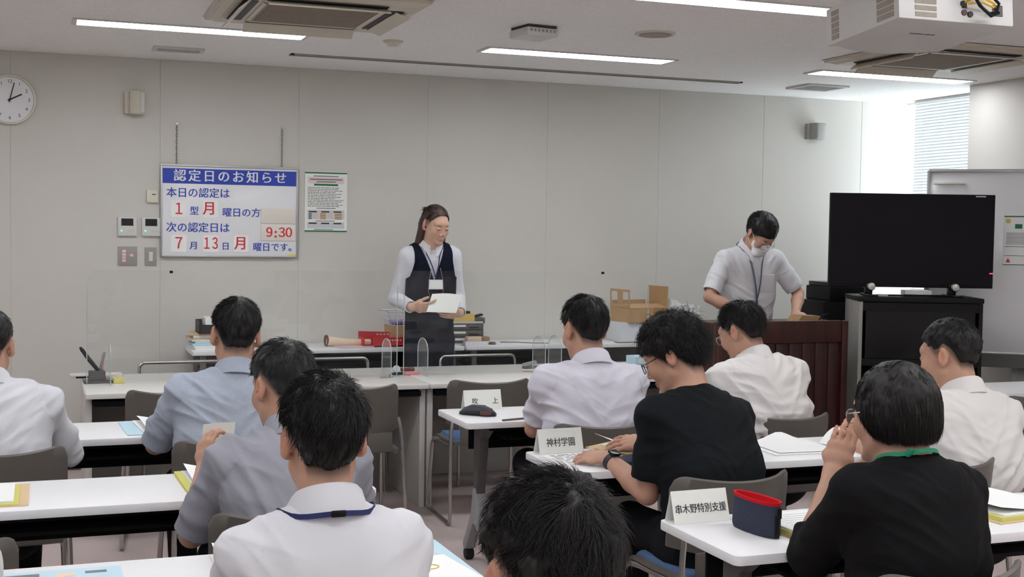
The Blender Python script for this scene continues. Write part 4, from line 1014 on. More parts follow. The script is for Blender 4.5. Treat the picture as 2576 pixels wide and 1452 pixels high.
    for s in (1, -1):
        B.cone(h(s*(0.050-0.006*soft), 0.010, -0.055+0.008*soft), h(s*(0.018-0.006*soft), 0.078, -0.104+0.008*soft), 0.017*hs, (0.015-0.003*soft)*hs, 0.02*hs); E((s*0.040, 0.066-0.003*soft, -0.028), (0.022, 0.022-0.003*soft, 0.024), 0.03)
    E((0, 0.083, -0.104+0.008*soft), (0.020-0.005*soft, 0.016, 0.015-0.003*soft), 0.015)
    E((0, 0.078-0.006*soft, 0.030), (0.050, 0.020, 0.022), 0.02)
    for s in (1, -1):
        E((s*0.031, 0.101, -0.002), (0.017, 0.013, 0.010), 0.012, 's'); E((s*0.031, 0.0835, -0.003), (0.0145, 0.0120, 0.0125), 0.004); E((s*0.031, 0.0890, 0.0035), (0.0160, 0.0070, 0.0060), 0.006)
    B.cone(h(0, 0.092-0.003*soft, 0.004), h(0, 0.110-0.008*soft, -0.034+0.004*soft), (0.0075-0.001*soft)*hs, (0.0105-0.0025*soft)*hs, 0.010*hs)
    for s in (1, -1): E((s*0.0125, 0.099, -0.039), (0.0085, 0.0095, 0.0070), 0.006)
    E((0, 0.0925, -0.066), (0.022, 0.0095, 0.0055), 0.006); E((0, 0.0915, -0.0765), (0.019, 0.0095, 0.0058), 0.006); E((0, 0.1025, -0.0712), (0.022, 0.0040, 0.0012), 0.002, 's')
    for s in (1, -1):
        if hair == 'bob': continue
        Re = rotm(-s*0.45, -0.15, 0); E((s*0.079, -0.018, -0.004), (0.0095, 0.019, 0.033), 0.006, 'u', Re); E((s*0.0885, -0.014, -0.001), (0.0065, 0.011, 0.021), 0.004, 's', Re); B.ball(h(s*0.073, -0.008, -0.032), 0.009*hs, 0.006*hs)
    v, F = B.mesh(); q = ((v-Hc) @ RH)/hs       # head coordinates of every vertex
    base = np.array(skin); cols = np.tile(base, (len(v), 1))
    def tint(w, c): cols[:] = cols*(1-w[:, None])+np.array(c)*w[:, None]
    g = lambda c, r: np.exp(-(((q-np.array(c))/np.array(r))**2).sum(1))
    for s in (1, -1):
        tint(0.45*g((s*0.042, 0.085, -0.035), (0.022, 0.03, 0.02)), base*np.array((1.05, 0.78, 0.74))); tint(0.55*g((s*0.085, -0.015, 0.0), (0.02, 0.03, 0.035)), base*np.array((1.06, 0.72, 0.66)))
        tint(0.85*g((s*0.031, 0.095, 0.0215), (0.0165, 0.025, 0.0046)), (0.03, 0.02, 0.016)); tint(0.9*g((s*0.031, 0.093, -0.0035), (0.0145, 0.025, 0.0036)), (0.02, 0.014, 0.012))
    tint(0.75*g((0, 0.097, -0.0705), (0.020, 0.02, 0.0080)), base*np.array((0.86, 0.50, 0.50))); tint(0.8*g((0, 0.10, -0.0712), (0.021, 0.02, 0.0026)), base*0.35)
    for s in (1, -1):
        w = arms[s][2]; tint(0.3*np.exp(-(np.linalg.norm(v-w-unit(w-arms[s][1])*0.15, axis=1)/0.07)**2), base*np.array((1.05, 0.75, 0.70)))
    az = np.degrees(np.arctan2(np.abs(q[:, 0]), q[:, 1]+0.012)); zb = np.interp(az, *ZB[hair]); stub = sstep(-0.030, 0.002, q[:, 2]-zb)*(np.abs(q[:, 0]) < 0.085)*(az > 55)*(np.linalg.norm(q-np.array((0, -0.012, 0.0)), axis=1) < 0.14)*(np.abs(q[:, 0]) < 0.0775)
    tint(0.75*stub, (0.045, 0.036, 0.032))
    npobj('body', v, F, 'skin', root, cols)
    # ---------------- shirt
    ls = 0.012*looseness; Sv = Vol(lo, hi, res)
    Sv.ecap(Pp-V3(0, 0, 0.02), mid, (0.160*width, 0.112*depth+belly), (0.152*width, 0.106*depth+belly*0.6), Rt, 0.05); Sv.ecap(mid, neck-up2*0.11, (0.156*width, 0.112*depth), (0.160*width, 0.100*depth), Rt, 0.05)
    Sv.ecap(neck-up2*0.14+Rt*-0.085*width*swidth, neck-up2*0.14+Rt*0.085*width*swidth, (0.075, 0.084*depth), (0.075, 0.084*depth), up2, 0.05)
    for s in (1, -1): Sv.cone(arms[s][0]-up2*0.03-Rt*s*0.012, mid+Rt*s*0.085*width+up2*0.03, 0.050, 0.055, 0.06)
    for s in (1, -1): Sv.cone(neck-up2*0.030-Fw*0.006, arms[s][0]-Rt*s*0.010, 0.054, 0.046, 0.06)
    torso_D = Sv.D.copy()
    if sleeve != 'none':
        for s in (1, -1):
            S, e, w = arms[s]
            if sleeve == 'long':
                Sv.cone(S, e, 0.054, 0.048, 0.035); end = w+(e-w)*0.02; dirn = unit(w-e); dl = end
                segs = [(e, w+dirn*0.03, 0.048, 0.037)]; inn = (e, w+dirn*0.06, 0.040, 0.030)
            elif sleeve == 'three':
                Sv.cone(S, e, 0.060, 0.055, 0.04); dirn = unit(w-e); dl = e+(w-e)*0.30
                segs = [(e, w, 0.055, 0.050)]; inn = (e, w, 0.047, 0.042)
            else:
                fr = {'short': 0.86, 'tee': 0.78, 'elbow': 0.97}[sleeve]; dirn = unit(e-S); dl = S+(e-S)*fr
                segs = [(S, e+dirn*0.05, 0.055, 0.064)]; inn = (S, e+dirn*0.08, 0.043, 0.051)
            f0 = cone_fn(segs[0][0], segs[0][1], segs[0][2], segs[0][3]); f1 = cone_fn(*inn)
            def fn(X, Y, Z):
                cl = (X-dl[0])*dirn[0]+(Y-dl[1])*dirn[1]+(Z-dl[2])*dirn[2]
                d = np.maximum(f0(X, Y, Z), cl); cav = np.maximum(f1(X, Y, Z), -(cl+0.03)); return np.maximum(d, -cav)
            a, b = segs[0][0], segs[0][1]; Sv.put(fn, np.minimum(a, b)-0.09, np.maximum(a, b)+0.09, 0.030 if sleeve in ('short', 'tee', 'elbow') else 0.012)
    outer_vol = Vol(lo, hi, res); outer_vol.D = Sv.D.copy()
    # neck opening
    na = unit(skull-neck); nf = unit(Fw-na*(Fw @ na))
    Sv.cone(neck+na*0.012, neck+na*0.10+nf*0.0, 0.054*hs, 0.060*hs, 0.008, 's')
    v, F = Sv.mesh(); N = vnormals(v, F)
    u = (v-mid) @ Rt; wv = (v-mid) @ up2
    fold = np.zeros(len(v))
    for s in (1, -1):
        for kk in range(3):
            a = s*(0.55+0.30*kk)+rng.uniform(-0.15, 0.15); along = u*math.sin(a)+wv*math.cos(a); across = u*math.cos(a)-wv*math.sin(a)
            n_ = vnoise(np.stack([across/0.040+kk*9.1, along/0.24, (v @ Fw)/0.15+seed*3.7], 1), seed+kk)
            fold += (1-np.abs(n_)*2.0)*sstep(-0.06, 0.12, s*u)*0.5
    n2 = vnoise(np.stack([u/0.20, wv/0.05, (v @ Fw)/0.2+seed], 1), seed+9); fold += (1-2*np.abs(n2))*sstep(0.10, -0.16, wv)*0.9
    for s in (1, -1):
        S, e, w = arms[s]; t = np.clip(((v-S) @ unit(e-S))/0.285, -0.2, 1.3); dd = np.linalg.norm(v-S-np.clip(t, 0, 1)[:, None]*(e-S), axis=1)
        rad = v-S-np.clip(t, 0, 1)[:, None]*(e-S); outw = sstep(-0.1, 0.3, (N*rad).sum(1)/np.maximum(1e-6, dd)); outw = outw*(1-sstep(0.68, 0.85, t)*(0.0 if sleeve in ('long', 'three') else 1.0)); fold = np.where((dd < 0.075) & (t > 0.25), fold*outw, fold)
        fold += np.where(dd < 0.085, outw*vnoise(np.stack([t*7+s, (v @ Rt)/0.11, (v @ Fw)/0.11], 1), seed+20)*0.6, 0)
    big = vnoise(v/0.11, seed+31)*0.5
    v = v+N*((fold*0.95+big*0.5)*folds)[:, None]
    npobj('shirt' if shirt not in ('tee_black', 'knit_black') else ('t_shirt' if shirt == 'tee_black' else 'sweater'), v, F, shirt, root)
    if vest:
        Vv = Vol(lo, hi, res); o = 0.015
        Vv.D = torso_D-0.011
        X, Y, Z = Vv.ax[0][:, None, None], Vv.ax[1][None, :, None], Vv.ax[2][None, None, :]
        dx, dy, dz = X-neck[0], Y-neck[1], Z-neck[2]; uu = dx*Rt[0]+dy*Rt[1]+dz*Rt[2]; ff = dx*Fw[0]+dy*Fw[1]+dz*Fw[2]; zz = dx*up2[0]+dy*up2[1]+dz*up2[2]
        cut = np.maximum((np.abs(uu)-(zz+0.225)*0.36)*0.9, -(ff-0.02)); Vv.D = np.maximum(Vv.D, -cut)
        arm = np.abs(uu)-np.interp(zz, [-0.30, -0.20, -0.10, 0.0], [0.30, 0.165*width, 0.140*width, 0.140*width]); Vv.D = np.maximum(Vv.D, arm.astype(np.float32))
        Vv.cone(neck+na*-0.02, neck+na*0.10, 0.072*hs, 0.074*hs, 0.008, 's')
        Vv.D = np.maximum(Vv.D, (Pp[2]-0.03-Z).astype(np.float32))
        outer_vol.D = np.minimum(outer_vol.D, Vv.D); v, F = Vv.mesh(); N = vnormals(v, F); v = v+N*(vnoise(v/0.09, seed)*0.004)[:, None]; npobj('vest', v, F, vest, root)
    # ---------------- trousers, shoes
    Tv = Vol(np.array([-0.30, -0.22, 0.0]), np.array([0.30, 0.62 if seated else 0.25, Pp[2]+0.14]), 0.009)
    Tv.ecap(Pp-V3(0, 0, 0.03), Pp+V3(0, 0, 0.09), (0.165*width, 0.125*depth+belly), (0.155*width, 0.108*depth+belly), V3(1, 0, 0), 0.03)
    for s in (1, -1):
        hp, kn, an = legs[s]; Tv.cone(hp, kn, 0.095, 0.068, 0.03); Tv.cone(kn, an+V3(0, 0, -0.02), 0.066, 0.055, 0.02)
    v, F = Tv.mesh(); v[:, 2] = np.maximum(v[:, 2], 0.03); npobj('trousers', v, F, trousers, root)
    for s in (1, -1):
        an = legs[s][2]; Q = Vol(an-V3(0.09, 0.12, 0.10), an+V3(0.09, 0.24, 0.06), 0.007)
        Q.ell(an+V3(0, 0.055, -0.045), (0.045, 0.135, 0.042), None, 0.0, p=2.6); Q.cone(an+V3(0, -0.03, -0.03), an+V3(0, -0.02, 0.0), 0.042, 0.040, 0.02)
        v, F = Q.mesh(); v[:, 2] = np.maximum(v[:, 2], 0.001); npobj('shoe', v, F, 'shoe', root)
    # ---------------- collar
    info = dict(root=root, h=h, Hc=Hc, RH=RH, neck=neck, skull=skull, Rt=Rt, Fw=Fw, up2=up2, na=na, nf=nf, arms=arms, mid=mid, hs=hs, Pp=Pp, inv=inv, Sh=Sh, width=width, depth=depth, vol=outer_vol)
    info['ring'] = lambda a, r, z, k=1.12: neck+na*z+(Rt*math.sin(a)+nf*math.cos(a)*k)*r      # a = 0 at the throat
    if collar:
        def cpush(p, g, fr): w = float(sstep(0.45, 0.8, np.array(fr))); return p*(1-w)+outer_vol.push(p, g)*w
        b = MB(); rings = []; n = 40
        for i in range(n+1):
            a = math.radians(14)+(2*math.pi-math.radians(28))*i/n; fr = 0.5+0.5*math.cos(a)       # 1 at throat, 0 at nape
            zt = 0.056-0.034*fr; zl = -0.004-0.020*fr; sag = 0.008*fr+0.034*fr**8
            P_ = info['ring']; rings.append([tuple(P_(a, 0.063*hs, zl)), tuple(P_(a, 0.060*hs, zt)), tuple(P_(a, 0.064*hs, zt+0.004)), tuple(P_(a, 0.071*hs, zt-0.004)), tuple(cpush(P_(a, 0.082*hs+0.010*fr, zl-sag), 0.007, fr)), tuple(cpush(P_(a, 0.077*hs+0.008*fr, zl-sag), 0.001, fr))])
        b.loft(rings); b.obj('collar', collar_m or shirt, root, sharp=60)
    # ---------------- hair
    HB = Vol(np.array([-0.12, -0.15, -0.20]), np.array([0.12, 0.14, 0.18]), 0.004)
    th = 0.010*thick
    HB.ell((0, -0.014, 0.038), (0.0785+th*0.45, 0.099+th*0.8, 0.085+th*0.9), None, 0)
    if hair in ('short', 'crop', 'full', 'bob', 'back'): HB.ell((0, -0.040, -0.020), (0.066, 0.070, 0.075), None, 0.02)
    if hair == 'bob': HB.ell((0, -0.022, 0.004), (0.090, 0.098, 0.092), None, 0.03)
    if hair == 'full': HB.ell((0, -0.020, 0.050), (0.090, 0.104, 0.090), None, 0.02)
    X, Y, Z = HB.ax[0][:, None, None], HB.ax[1][None, :, None], HB.ax[2][None, None, :]
    azg = np.degrees(np.arctan2(np.abs(X)+0*Z, Y+0.012+0*Z)); zbg = np.interp(azg, *ZB[hair])
    wob = 0.004*np.sin(azg/7.0+seed)*(azg > 100)
    HB.D = np.maximum(HB.D, (zbg+wob-Z)*0.75)
    if hair != 'bob':
        fade = np.maximum(0, 1-(Z-zbg)/0.05)*0.009*(azg > 60)      # thins towards its lower edge
        HB.D = HB.D+fade.astype(np.float32)
    if hair == 'back':
        HB.ecap(V3(-0.012, -0.074, 0.03), V3(-0.060, -0.045, -0.150), (0.078, 0.030), (0.112, 0.022), V3(1, 0, 0), 0.02); HB.ball((0.050, -0.066, 0.092), 0.012, 0.008)
        HB.ecap(V3(-0.068, -0.040, 0.01), V3(-0.086, -0.020, -0.150), (0.020, 0.035), (0.020, 0.030), V3(1, 0, 0), 0.02); HB.ecap(V3(0.062, -0.055, -0.01), V3(0.078, -0.045, -0.150), (0.016, 0.030), (0.020, 0.028), V3(1, 0, 0), 0.02)
    HB.D = np.maximum(HB.D, -((np.sqrt((X/0.071)**2+((Y+0.012)/0.0915)**2+((Z-0.035)/0.0775)**2)-1)*0.07))
    v, F = HB.mesh(); N = vnormals(v, F)
    v0, N0 = v.copy(), N.copy()
    az2 = np.degrees(np.arctan2(np.abs(v[:, 0]), v[:, 1]+0.012)); ab = v[:, 2]-np.interp(az2, *ZB[hair])
    top = sstep(-0.005, 0.05, ab)
    cl = vnoise(np.stack([v[:, 0]/0.020, v[:, 1]/0.030, v[:, 2]/0.030], 1), seed)*0.6+vnoise(v/0.011, seed+5)*0.4
    v = v+N*(cl*min(0.006, 0.16*slen*(0.4 if hair == 'bob' else 1.0))*top*(1.0+1.5*(curl > 0)))[:, None]
    hv = [Hc+(v*hs) @ RH.T]; hF = [F]
    # strands
    outer = np.nonzero((np.abs(np.sqrt((v0[:, 0]/0.071)**2+((v0[:, 1]+0.012)/0.0915)**2+((v0[:, 2]-0.035)/0.0775)**2)-1) > 0.06) & (ab > -0.004))[0]
    pick = outer[rng.randint(0, len(outer), strands)]; p = v0[pick]+rng.normal(0, 0.0022, (strands, 3)); n = N0[pick]
    wh = np.array([0.012, -0.062, 0.118]); fl = p-wh; fl = fl/np.linalg.norm(fl, axis=1)[:, None]
    fl = fl*0.8+np.array([0, 0.15, -0.75])*np.clip(1.0-p[:, 2:3]/0.10, 0.0, 1.2)
    if hair == 'back': fl = np.array([0, -0.9, -0.45])+fl*0.1
    if hair == 'bob': fl = np.where(p[:, 2:3] > 0.05, fl, fl*0.35+np.array([0, 0, -1.0]))
    cs = 0.022; fl = fl+clump*np.stack([vnoise(p/cs, seed+41+i) for i in range(3)], 1)
    fl = fl-n*(fl*n).sum(1)[:, None]; fl = fl/np.maximum(1e-6, np.linalg.norm(fl, axis=1))[:, None]
    if curl: fl = fl+rng.normal(0, curl, fl.shape)
    L = slen*rng.uniform(0.55, 1.15, strands)*(0.28+0.72*sstep(0.0, 0.075, ab[pick])); lf = lift*(rng.uniform(0.2, 1.2, strands)+0.5*vnoise(p/0.017, seed+51))*sstep(0.02, 0.09, ab[pick])
    seg = 5; wdt = fuzz*rng.uniform(0.6, 1.2, strands); ph = rng.uniform(0, 6.28, (strands, 3)); cur = p-n*0.004
    d = fl+n*lf[:, None]; d = d/np.linalg.norm(d, axis=1)[:, None]; side = np.cross(d, n); side = side/np.maximum(1e-6, np.linalg.norm(side, axis=1))[:, None]
    rings = []
    for k in range(seg+1):
        r = wdt*(1-0.85*k/seg)
        up_ = np.cross(side, d)
        rings.append(np.stack([cur+side*r[:, None], cur-side*r[:, None]*0.5+up_*r[:, None]*0.87, cur-side*r[:, None]*0.5-up_*r[:, None]*0.87], 1))
        dd = d+(fl*0.6-n*0.25)*(k/seg)*0.5-n*0.12*k/seg
        if hair == 'bob' or slen > 0.05: dd = dd+np.array([0, 0, -0.35])
        if curl: dd = dd+curl*1.1*np.stack([np.sin(ph[:, i]+k*(1.7+0.4*i)) for i in range(3)], 1)
        d = dd/np.linalg.norm(dd, axis=1)[:, None]
        cur = cur+d*(L/seg)[:, None]
    A = np.stack(rings, 1).reshape(strands, (seg+1)*3, 3)
    tmpl = np.array([(k*3+i, k*3+(i+1) % 3, (k+1)*3+(i+1) % 3, (k+1)*3+i) for k in range(seg) for i in range(3)])
    SV = A.reshape(-1, 3); SF = (tmpl[None]+np.arange(strands)[:, None, None]*((seg+1)*3)).reshape(-1, 4)
    hv.append(Hc+(SV*hs) @ RH.T); hF.append(SF+len(v))
    npobj('hair', np.concatenate(hv), np.concatenate(hF), hair_m, root)
    return info
def lanyard(I, m, drop=0.30, w=0.010, zoff=0.0, front=True, r0=0.0865):
    """a neck strap lying over the collar; runs down the chest to a clip and card"""
    root, P_ = I['root'], I['ring']; b = MB(); pts = []
    n = 24
    for i in range(n+1):
        a = math.radians(28)+(2*math.pi-math.radians(56))*i/n; fr = 0.5+0.5*math.cos(a); pts.append(P_(a, r0+0.006*fr, zoff-0.030*fr, 1.15))
    chest = I['mid']*0.35+I['neck']*0.65
    tip = I['neck']-I['up2']*drop+I['Fw']*(0.138*I['depth']); full = [tip]+[tip*(1-t)+pts[0]*t+I['Fw']*0.03*math.sin(math.pi*t) for t in (0.15, 0.3, 0.45, 0.6, 0.75, 0.88)]+pts+[tip*(1-t)+pts[-1]*t+I['Fw']*0.03*math.sin(math.pi*t) for t in (0.88, 0.75, 0.6, 0.45, 0.3, 0.15)]+[tip]
    if not front: full = pts
    full = [I['vol'].push(p, 0.007) if 3 < i < len(full)-4 else I['vol'].push(p, 0.010) for i, p in enumerate(full)]
    for _ in range(3):
        full = [full[0]]+[full[i]*0.5+(full[i-1]+full[i+1])*0.25 for i in range(1, len(full)-1)]+[full[-1]]
    full = [I['vol'].push(p, 0.004) for p in full]
    tip = full[0]
    rings = []
    for i, p in enumerate(full):
        t = unit(full[min(i+1, len(full)-1)]-full[max(i-1, 0)]); c = I['neck']+I['na']*0.0-I['up2']*max(0, -(p-I['neck']) @ I['up2'])*0.9; o = unit(p-c-t*((p-c) @ t)); s_ = np.cross(t, o)
        rings.append([tuple(p+s_*w/2+o*0.001), tuple(p-s_*w/2+o*0.001), tuple(p-s_*w/2-o*0.001), tuple(p+s_*w/2-o*0.001)])
    b.loft(rings); return b.obj('lanyard', m, root, sharp=60), tip

def glasses(I, m, low=0.0, tilt=0.0, lens=True, wide=1.0):
    h = I['h']; root = I['root']; b = MB(); lens_b = MB()
    for s in (1, -1):
        ring = []
        for k in range(20):
            a = 2*math.pi*k/20; ca, sa = math.cos(a), math.sin(a); x = s*0.0335+0.0245*wide*np.sign(ca)*abs(ca)**0.8; z = -0.004-low+0.0175*np.sign(sa)*abs(sa)**0.8
            ring.append(tuple(h(x, 0.113-3.2*(x*x)+tilt*(z+0.004), z)))
        b.tube(ring, 0.0016, 6, closed=True)
        if lens: lens_b.add(ring, [tuple(range(20))])
        b.tube([tuple(h(s*0.058, 0.103, 0.004-low)), tuple(h(s*0.074, 0.082, 0.006-low)), tuple(h(s*0.0800, 0.03, 0.010)), tuple(h(s*0.0820, -0.012, 0.012)), tuple(h(s*0.078, -0.030, -0.012))], 0.0017, 6)
    b.tube([tuple(h(-0.010, 0.113, 0.002-low)), tuple(h(0, 0.1155, 0.005-low)), tuple(h(0.010, 0.113, 0.002-low))], 0.0016, 6)
    f = b.obj('glasses', m, root)
    if lens: lens_b.obj('lens', 'glass', f, smooth=False, fix=False)
def face_mask(I, m):
    h, hs = I['h'], I['hs']; root = I['root']; Q = Vol(np.array([-0.10, -0.03, -0.16]), np.array([0.10, 0.16, 0.04]), 0.0035)
    Q.ell((0, 0.028, -0.030), (0.068, 0.078, 0.094), None, 0.0); Q.cone(np.array([0, 0.094, -0.02]), np.array([0, 0.112, -0.038]), 0.012, 0.014, 0.03); Q.cone(np.array([-0.03, 0.08, -0.098]), np.array([0.03, 0.08, -0.098]), 0.024, 0.024, 0.03)
    X, Y, Z = Q.ax[0][:, None, None], Q.ax[1][None, :, None], Q.ax[2][None, None, :]
    top = Z-(-0.004-np.abs(X)*0.25); Q.D = np.maximum(np.maximum(np.maximum(Q.D, top), -0.116-Z), 0.030-Y+0*X)
    v, F = Q.mesh(); mk = npobj('face_mask', I['Hc']+(v*hs) @ I['RH'].T, F, m, root)
    b = MB()
    for s in (1, -1):
        b.tube([tuple(h(s*0.066, 0.032, -0.018)), tuple(h(s*0.080, 0.005, 0.010)), tuple(h(s*0.083, -0.020, 0.028)), tuple(h(s*0.080, -0.038, 0.0)), tuple(h(s*0.074, -0.018, -0.036)), tuple(h(s*0.066, 0.034, -0.070))], 0.0016, 5)
    b.obj('ear_loop', m, mk)
# ------------------------------------------------------------------ the people
I1 = person('person in white shirt at the left edge, head cut by the frame', (-0.19, 4.93, 0.50), (-0.190, 5.04, 1.110), hyaw=0.0, hpitch=0.30, width=1.28, depth=1.2, swidth=0.92, shirt='shirt_white', hair='crop', sleeve='long', wr=(-0.02, 5.33, 0.77), wl=(-0.40, 5.33, 0.77), pole_r=(0.7, -0.3, -1.0), pole_l=(-0.7, -0.3, -1.0), seed=1, strands=1800, slen=0.022, folds=0.010, hs=1.04)
I2 = person('person in pale blue-grey shirt seated before the pen stand, seen from behind', (0.665, 4.93, 0.50), (0.716, 5.03, 1.140), hyaw=-0.05, hpitch=0.2, hroll=0.05, width=1.22, depth=1.1, swidth=0.96, shirt='shirt_bluegrey', hair='short', sleeve='elbow', wr=(0.80, 5.35, 0.77), wl=(0.52, 5.32, 0.77), pole_r=(0.6, -0.3, -1), pole_l=(-0.65, -0.25, -1), seed=2, res=0.005, strands=5000, slen=0.035, folds=0.011, hs=1.12)
I3 = person('person in grey checked shirt, greying hair, holding up a paper sheet', (0.665, 3.70, 0.50), (0.680, 3.80, 1.088), hyaw=0.30, hpitch=0.25, width=1.08, swidth=1.0, shirt='shirt_check', hair='crop', hair_m='hair_grey', sleeve='elbow', wr=(0.84, 4.05, 0.77), wl=(0.475, 4.02, 0.80), pole_r=(0.5, -0.4, -1), pole_l=(-0.35, -0.5, -1.0), hand_l=dict(dir=(0.1, 0.35, 0.95), back=(-0.8, -0.5, 0.1), curl=0.7), seed=3, strands=5000, slen=0.030, lift=0.5, folds=0.011, hs=1.05)
I4 = person('person in white shirt with dark blue neck strap, nearest on the left', (0.568, 2.60, 0.50), (0.566, 2.66, 1.118), hyaw=-0.04, hpitch=0.08, width=1.12, swidth=0.87, depth=1.05, shirt='shirt_white', hair='short', sleeve='short', wr=(0.66, 3.02, 0.77), wl=(0.48, 3.02, 0.77), pole_r=(0.45, -0.3, -1), pole_l=(-0.45, -0.3, -1), seed=4, strands=11000, slen=0.042, lift=0.36, clump=0.8, res=0.005, folds=0.008, hs=1.06)
ly, tip = lanyard(I4, 'strap_blue', drop=0.34, w=0.011, zoff=-0.004, r0=0.094)
c = I4['ring'](math.pi, 0.098, -0.005, 1.15); box('clasp', tuple(c), (0.030, 0.008, 0.013), 'black', ly, rot=(0.5, 0, 0))
I5 = person('person nearest the camera, only dark ruffled hair showing at the bottom', (0.585, 1.40, 0.50), (0.585, 1.42, 1.148), hyaw=0.02, hpitch=0.10, width=1.05, shirt='shirt_white', hair='short', hair_m='hair_soft', wr=(0.78, 1.80, 0.77), wl=(0.38, 1.80, 0.77), seed=5, strands=28000, slen=0.040, lift=0.34, curl=0.10, clump=1.0, res=0.005, fuzz=0.0007, thick=1.1, hs=0.98)
I6 = person('person in white polo shirt leaning on the table with the two-character card', (2.225, 4.95, 0.50), (2.235, 5.05, 1.140), hyaw=0.05, hpitch=0.25, width=1.28, depth=1.15, swidth=0.94, shirt='shirt_cool', hair='short', sleeve='tee', wr=(2.42, 5.40, 0.77), wl=(2.20, 5.31, 0.77), pole_r=(0.5, -0.3, -1), pole_l=(-0.5, 0.0, -1.0), seed=6, res=0.005, strands=5000, slen=0.040, folds=0.012, hs=1.12)
I7 = person('person in black t-shirt with curly hair, glasses and wristwatch', (2.18, 3.78, 0.50), (2.112, 3.98, 1.135), hyaw=0.75, hpitch=0.45, hroll=0.0, turn=0.30, slump=0.05, width=1.2, depth=1.1, swidth=0.96, shirt='tee_black', hair='full', hair_m='hair_soft', sleeve='tee', collar=False, wl=(1.915, 4.10, 0.755), wr=(2.17, 4.28, 0.765), pole_l=(0.1, -0.4, -1.0), pole_r=(0.8, -0.2, -0.9), hand_l=dict(dir=(-0.45, 0.7, -0.05), back=(-0.25, -0.30, 1.0), curl=0.35), hand_r=dict(dir=(-0.85, 0.25, 0.05), back=(0.1, -0.6, 0.8), curl=0.35), seed=7, strands=9000, slen=0.060, lift=1.0, curl=0.55, clump=1.0, res=0.0045, sdrop=0.01, thick=2.8, hs=1.04)
glasses(I7, 'gloss_black')
I8 = person('person in white shirt with glasses, bowed over the table before the podium', (3.10, 4.93, 0.50), (3.035, 5.06, 1.118), hyaw=0.40, hpitch=0.40, hroll=-0.05, turn=0.12, slump=0.06, width=1.28, depth=1.2, swidth=0.95, shirt='shirt_warm', hair='short', sleeve='short', wr=(3.24, 5.38, 0.77), wl=(2.90, 5.42, 0.77), pole_r=(0.5, -0.3, -1), pole_l=(-0.6, -0.2, -1), seed=8, strands=6000, slen=0.042, lift=0.5, folds=0.013, hs=1.04)
glasses(I8, 'steel')
I9 = person('person in black sweater with green neck strap, hand raised to chin', (2.085, 2.60, 0.50), (2.082, 2.70, 1.108), hyaw=0.20, hpitch=0.12, hroll=0.0, turn=0.10, width=1.10, depth=1.12, swidth=0.90, sdrop=-0.025, shirt='knit_black', hair='bob', hair_m='hair_soft', sleeve='three', collar=False, wl=(2.032, 2.89, 0.918), wr=(2.30, 3.05, 0.76), pole_l=(-0.45, -0.1, -1.0), pole_r=(0.6, -0.3, -1), hand_l=dict(dir=(0.42, 0.15, 0.9), back=(-0.62, -0.78, 0.1), curl=0.12, spread=0.0, thumb=(0.75, 0.55, -0.30), size=0.96), seed=9, strands=14000, slen=0.065, lift=0.06, res=0.0045, folds=0.007, thick=1.3, hs=1.05)
glasses(I9, 'steel'); ly, tip = lanyard(I9, 'strap_green', drop=0.34, w=0.012, zoff=0.022, r0=0.071)
c = I9['ring'](math.pi+0.75, 0.074, 0.020, 1.15); box('clasp', tuple(c), (0.022, 0.010, 0.022), 'strap_green', ly, rot=(0.5, 0, 0.5))
I10 = person('person in white shirt at far right beyond the person in black sweater', (3.26, 3.78, 0.50), (3.255, 3.90, 1.118), hyaw=0.40, hpitch=0.20, width=1.16, depth=1.12, swidth=0.95, shirt='shirt_warm', hair='crop', sleeve='short', wr=(3.40, 4.25, 0.77), wl=(3.08, 4.25, 0.77), pole_r=(0.5, -0.3, -1), pole_l=(-0.5, -0.3, -1), seed=10, strands=8000, slen=0.022, folds=0.012, hs=1.05)
I13 = person('person in white shirt, only a sleeve edge showing at the bottom left', (-0.325, 2.52, 0.50), (-0.325, 2.60, 1.140), width=1.1, shirt='shirt_white', hair='short', wr=(-0.25, 3.0, 0.77), wl=(-0.60, 3.0, 0.77), seed=13, strands=1500)
PI = math.pi
I11 = person('person standing and reading a sheet, navy vest, brown tied hair', (2.35, 7.80, 0.88), (2.352, 7.69, 1.600), face=PI, seated=False, hyaw=0.30, hpitch=0.32, slump=0.0, soft=1.0, collar_m='shirt_white', width=0.90, depth=0.95, swidth=0.95, shirt='shirt_pale', trousers='vest_navy', hair='back', hair_m='hair_brown', sleeve='long', wr=(2.160, 7.560, 1.085), wl=(2.480, 7.555, 1.045), pole_r=(-0.25, 0.3, -1.0), pole_l=(0.25, 0.3, -1.0), hand_r=dict(dir=(0.85, -0.40, 0.0), back=(-0.30, -0.75, -0.55), curl=0.30, thumb=(0.45, 0.85, -0.2)), hand_l=dict(dir=(-0.88, -0.35, 0.0), back=(0.25, -0.75, -0.55), curl=0.30, thumb=(0.45, 0.85, -0.2)), seed=11, strands=10000, slen=0.05, lift=0.02, res=0.0045, skin=(0.60, 0.37, 0.275), folds=0.0018, hs=0.97, vest='vest_navy', thick=1.0)
ly, tip = lanyard(I11, 'strap_blue', drop=0.20, w=0.007)
b = MB(); c = tip+V3(0, 0.012, -0.045); b.box(tuple(c), (0.094, 0.004, 0.062), bev=0.001); idc = b.obj('card_holder', 'film_white', ly); MB().box((c[0], c[1]+0.0026, c[2]-0.004), (0.084, 0.001, 0.046)).obj('card', 'paper', idc, smooth=False)
b = MB()
for s in (1, -1): b.tube([tuple(tip+V3(s*0.030, 0.010, 0.06)), tuple(tip+V3(s*0.045, 0.014, -0.02)), tuple(tip+V3(s*0.050, 0.012, -0.085)), tuple(tip+V3(s*0.036, 0.010, -0.125))], 0.0018, 5)
b.obj('cord', 'steel', ly)
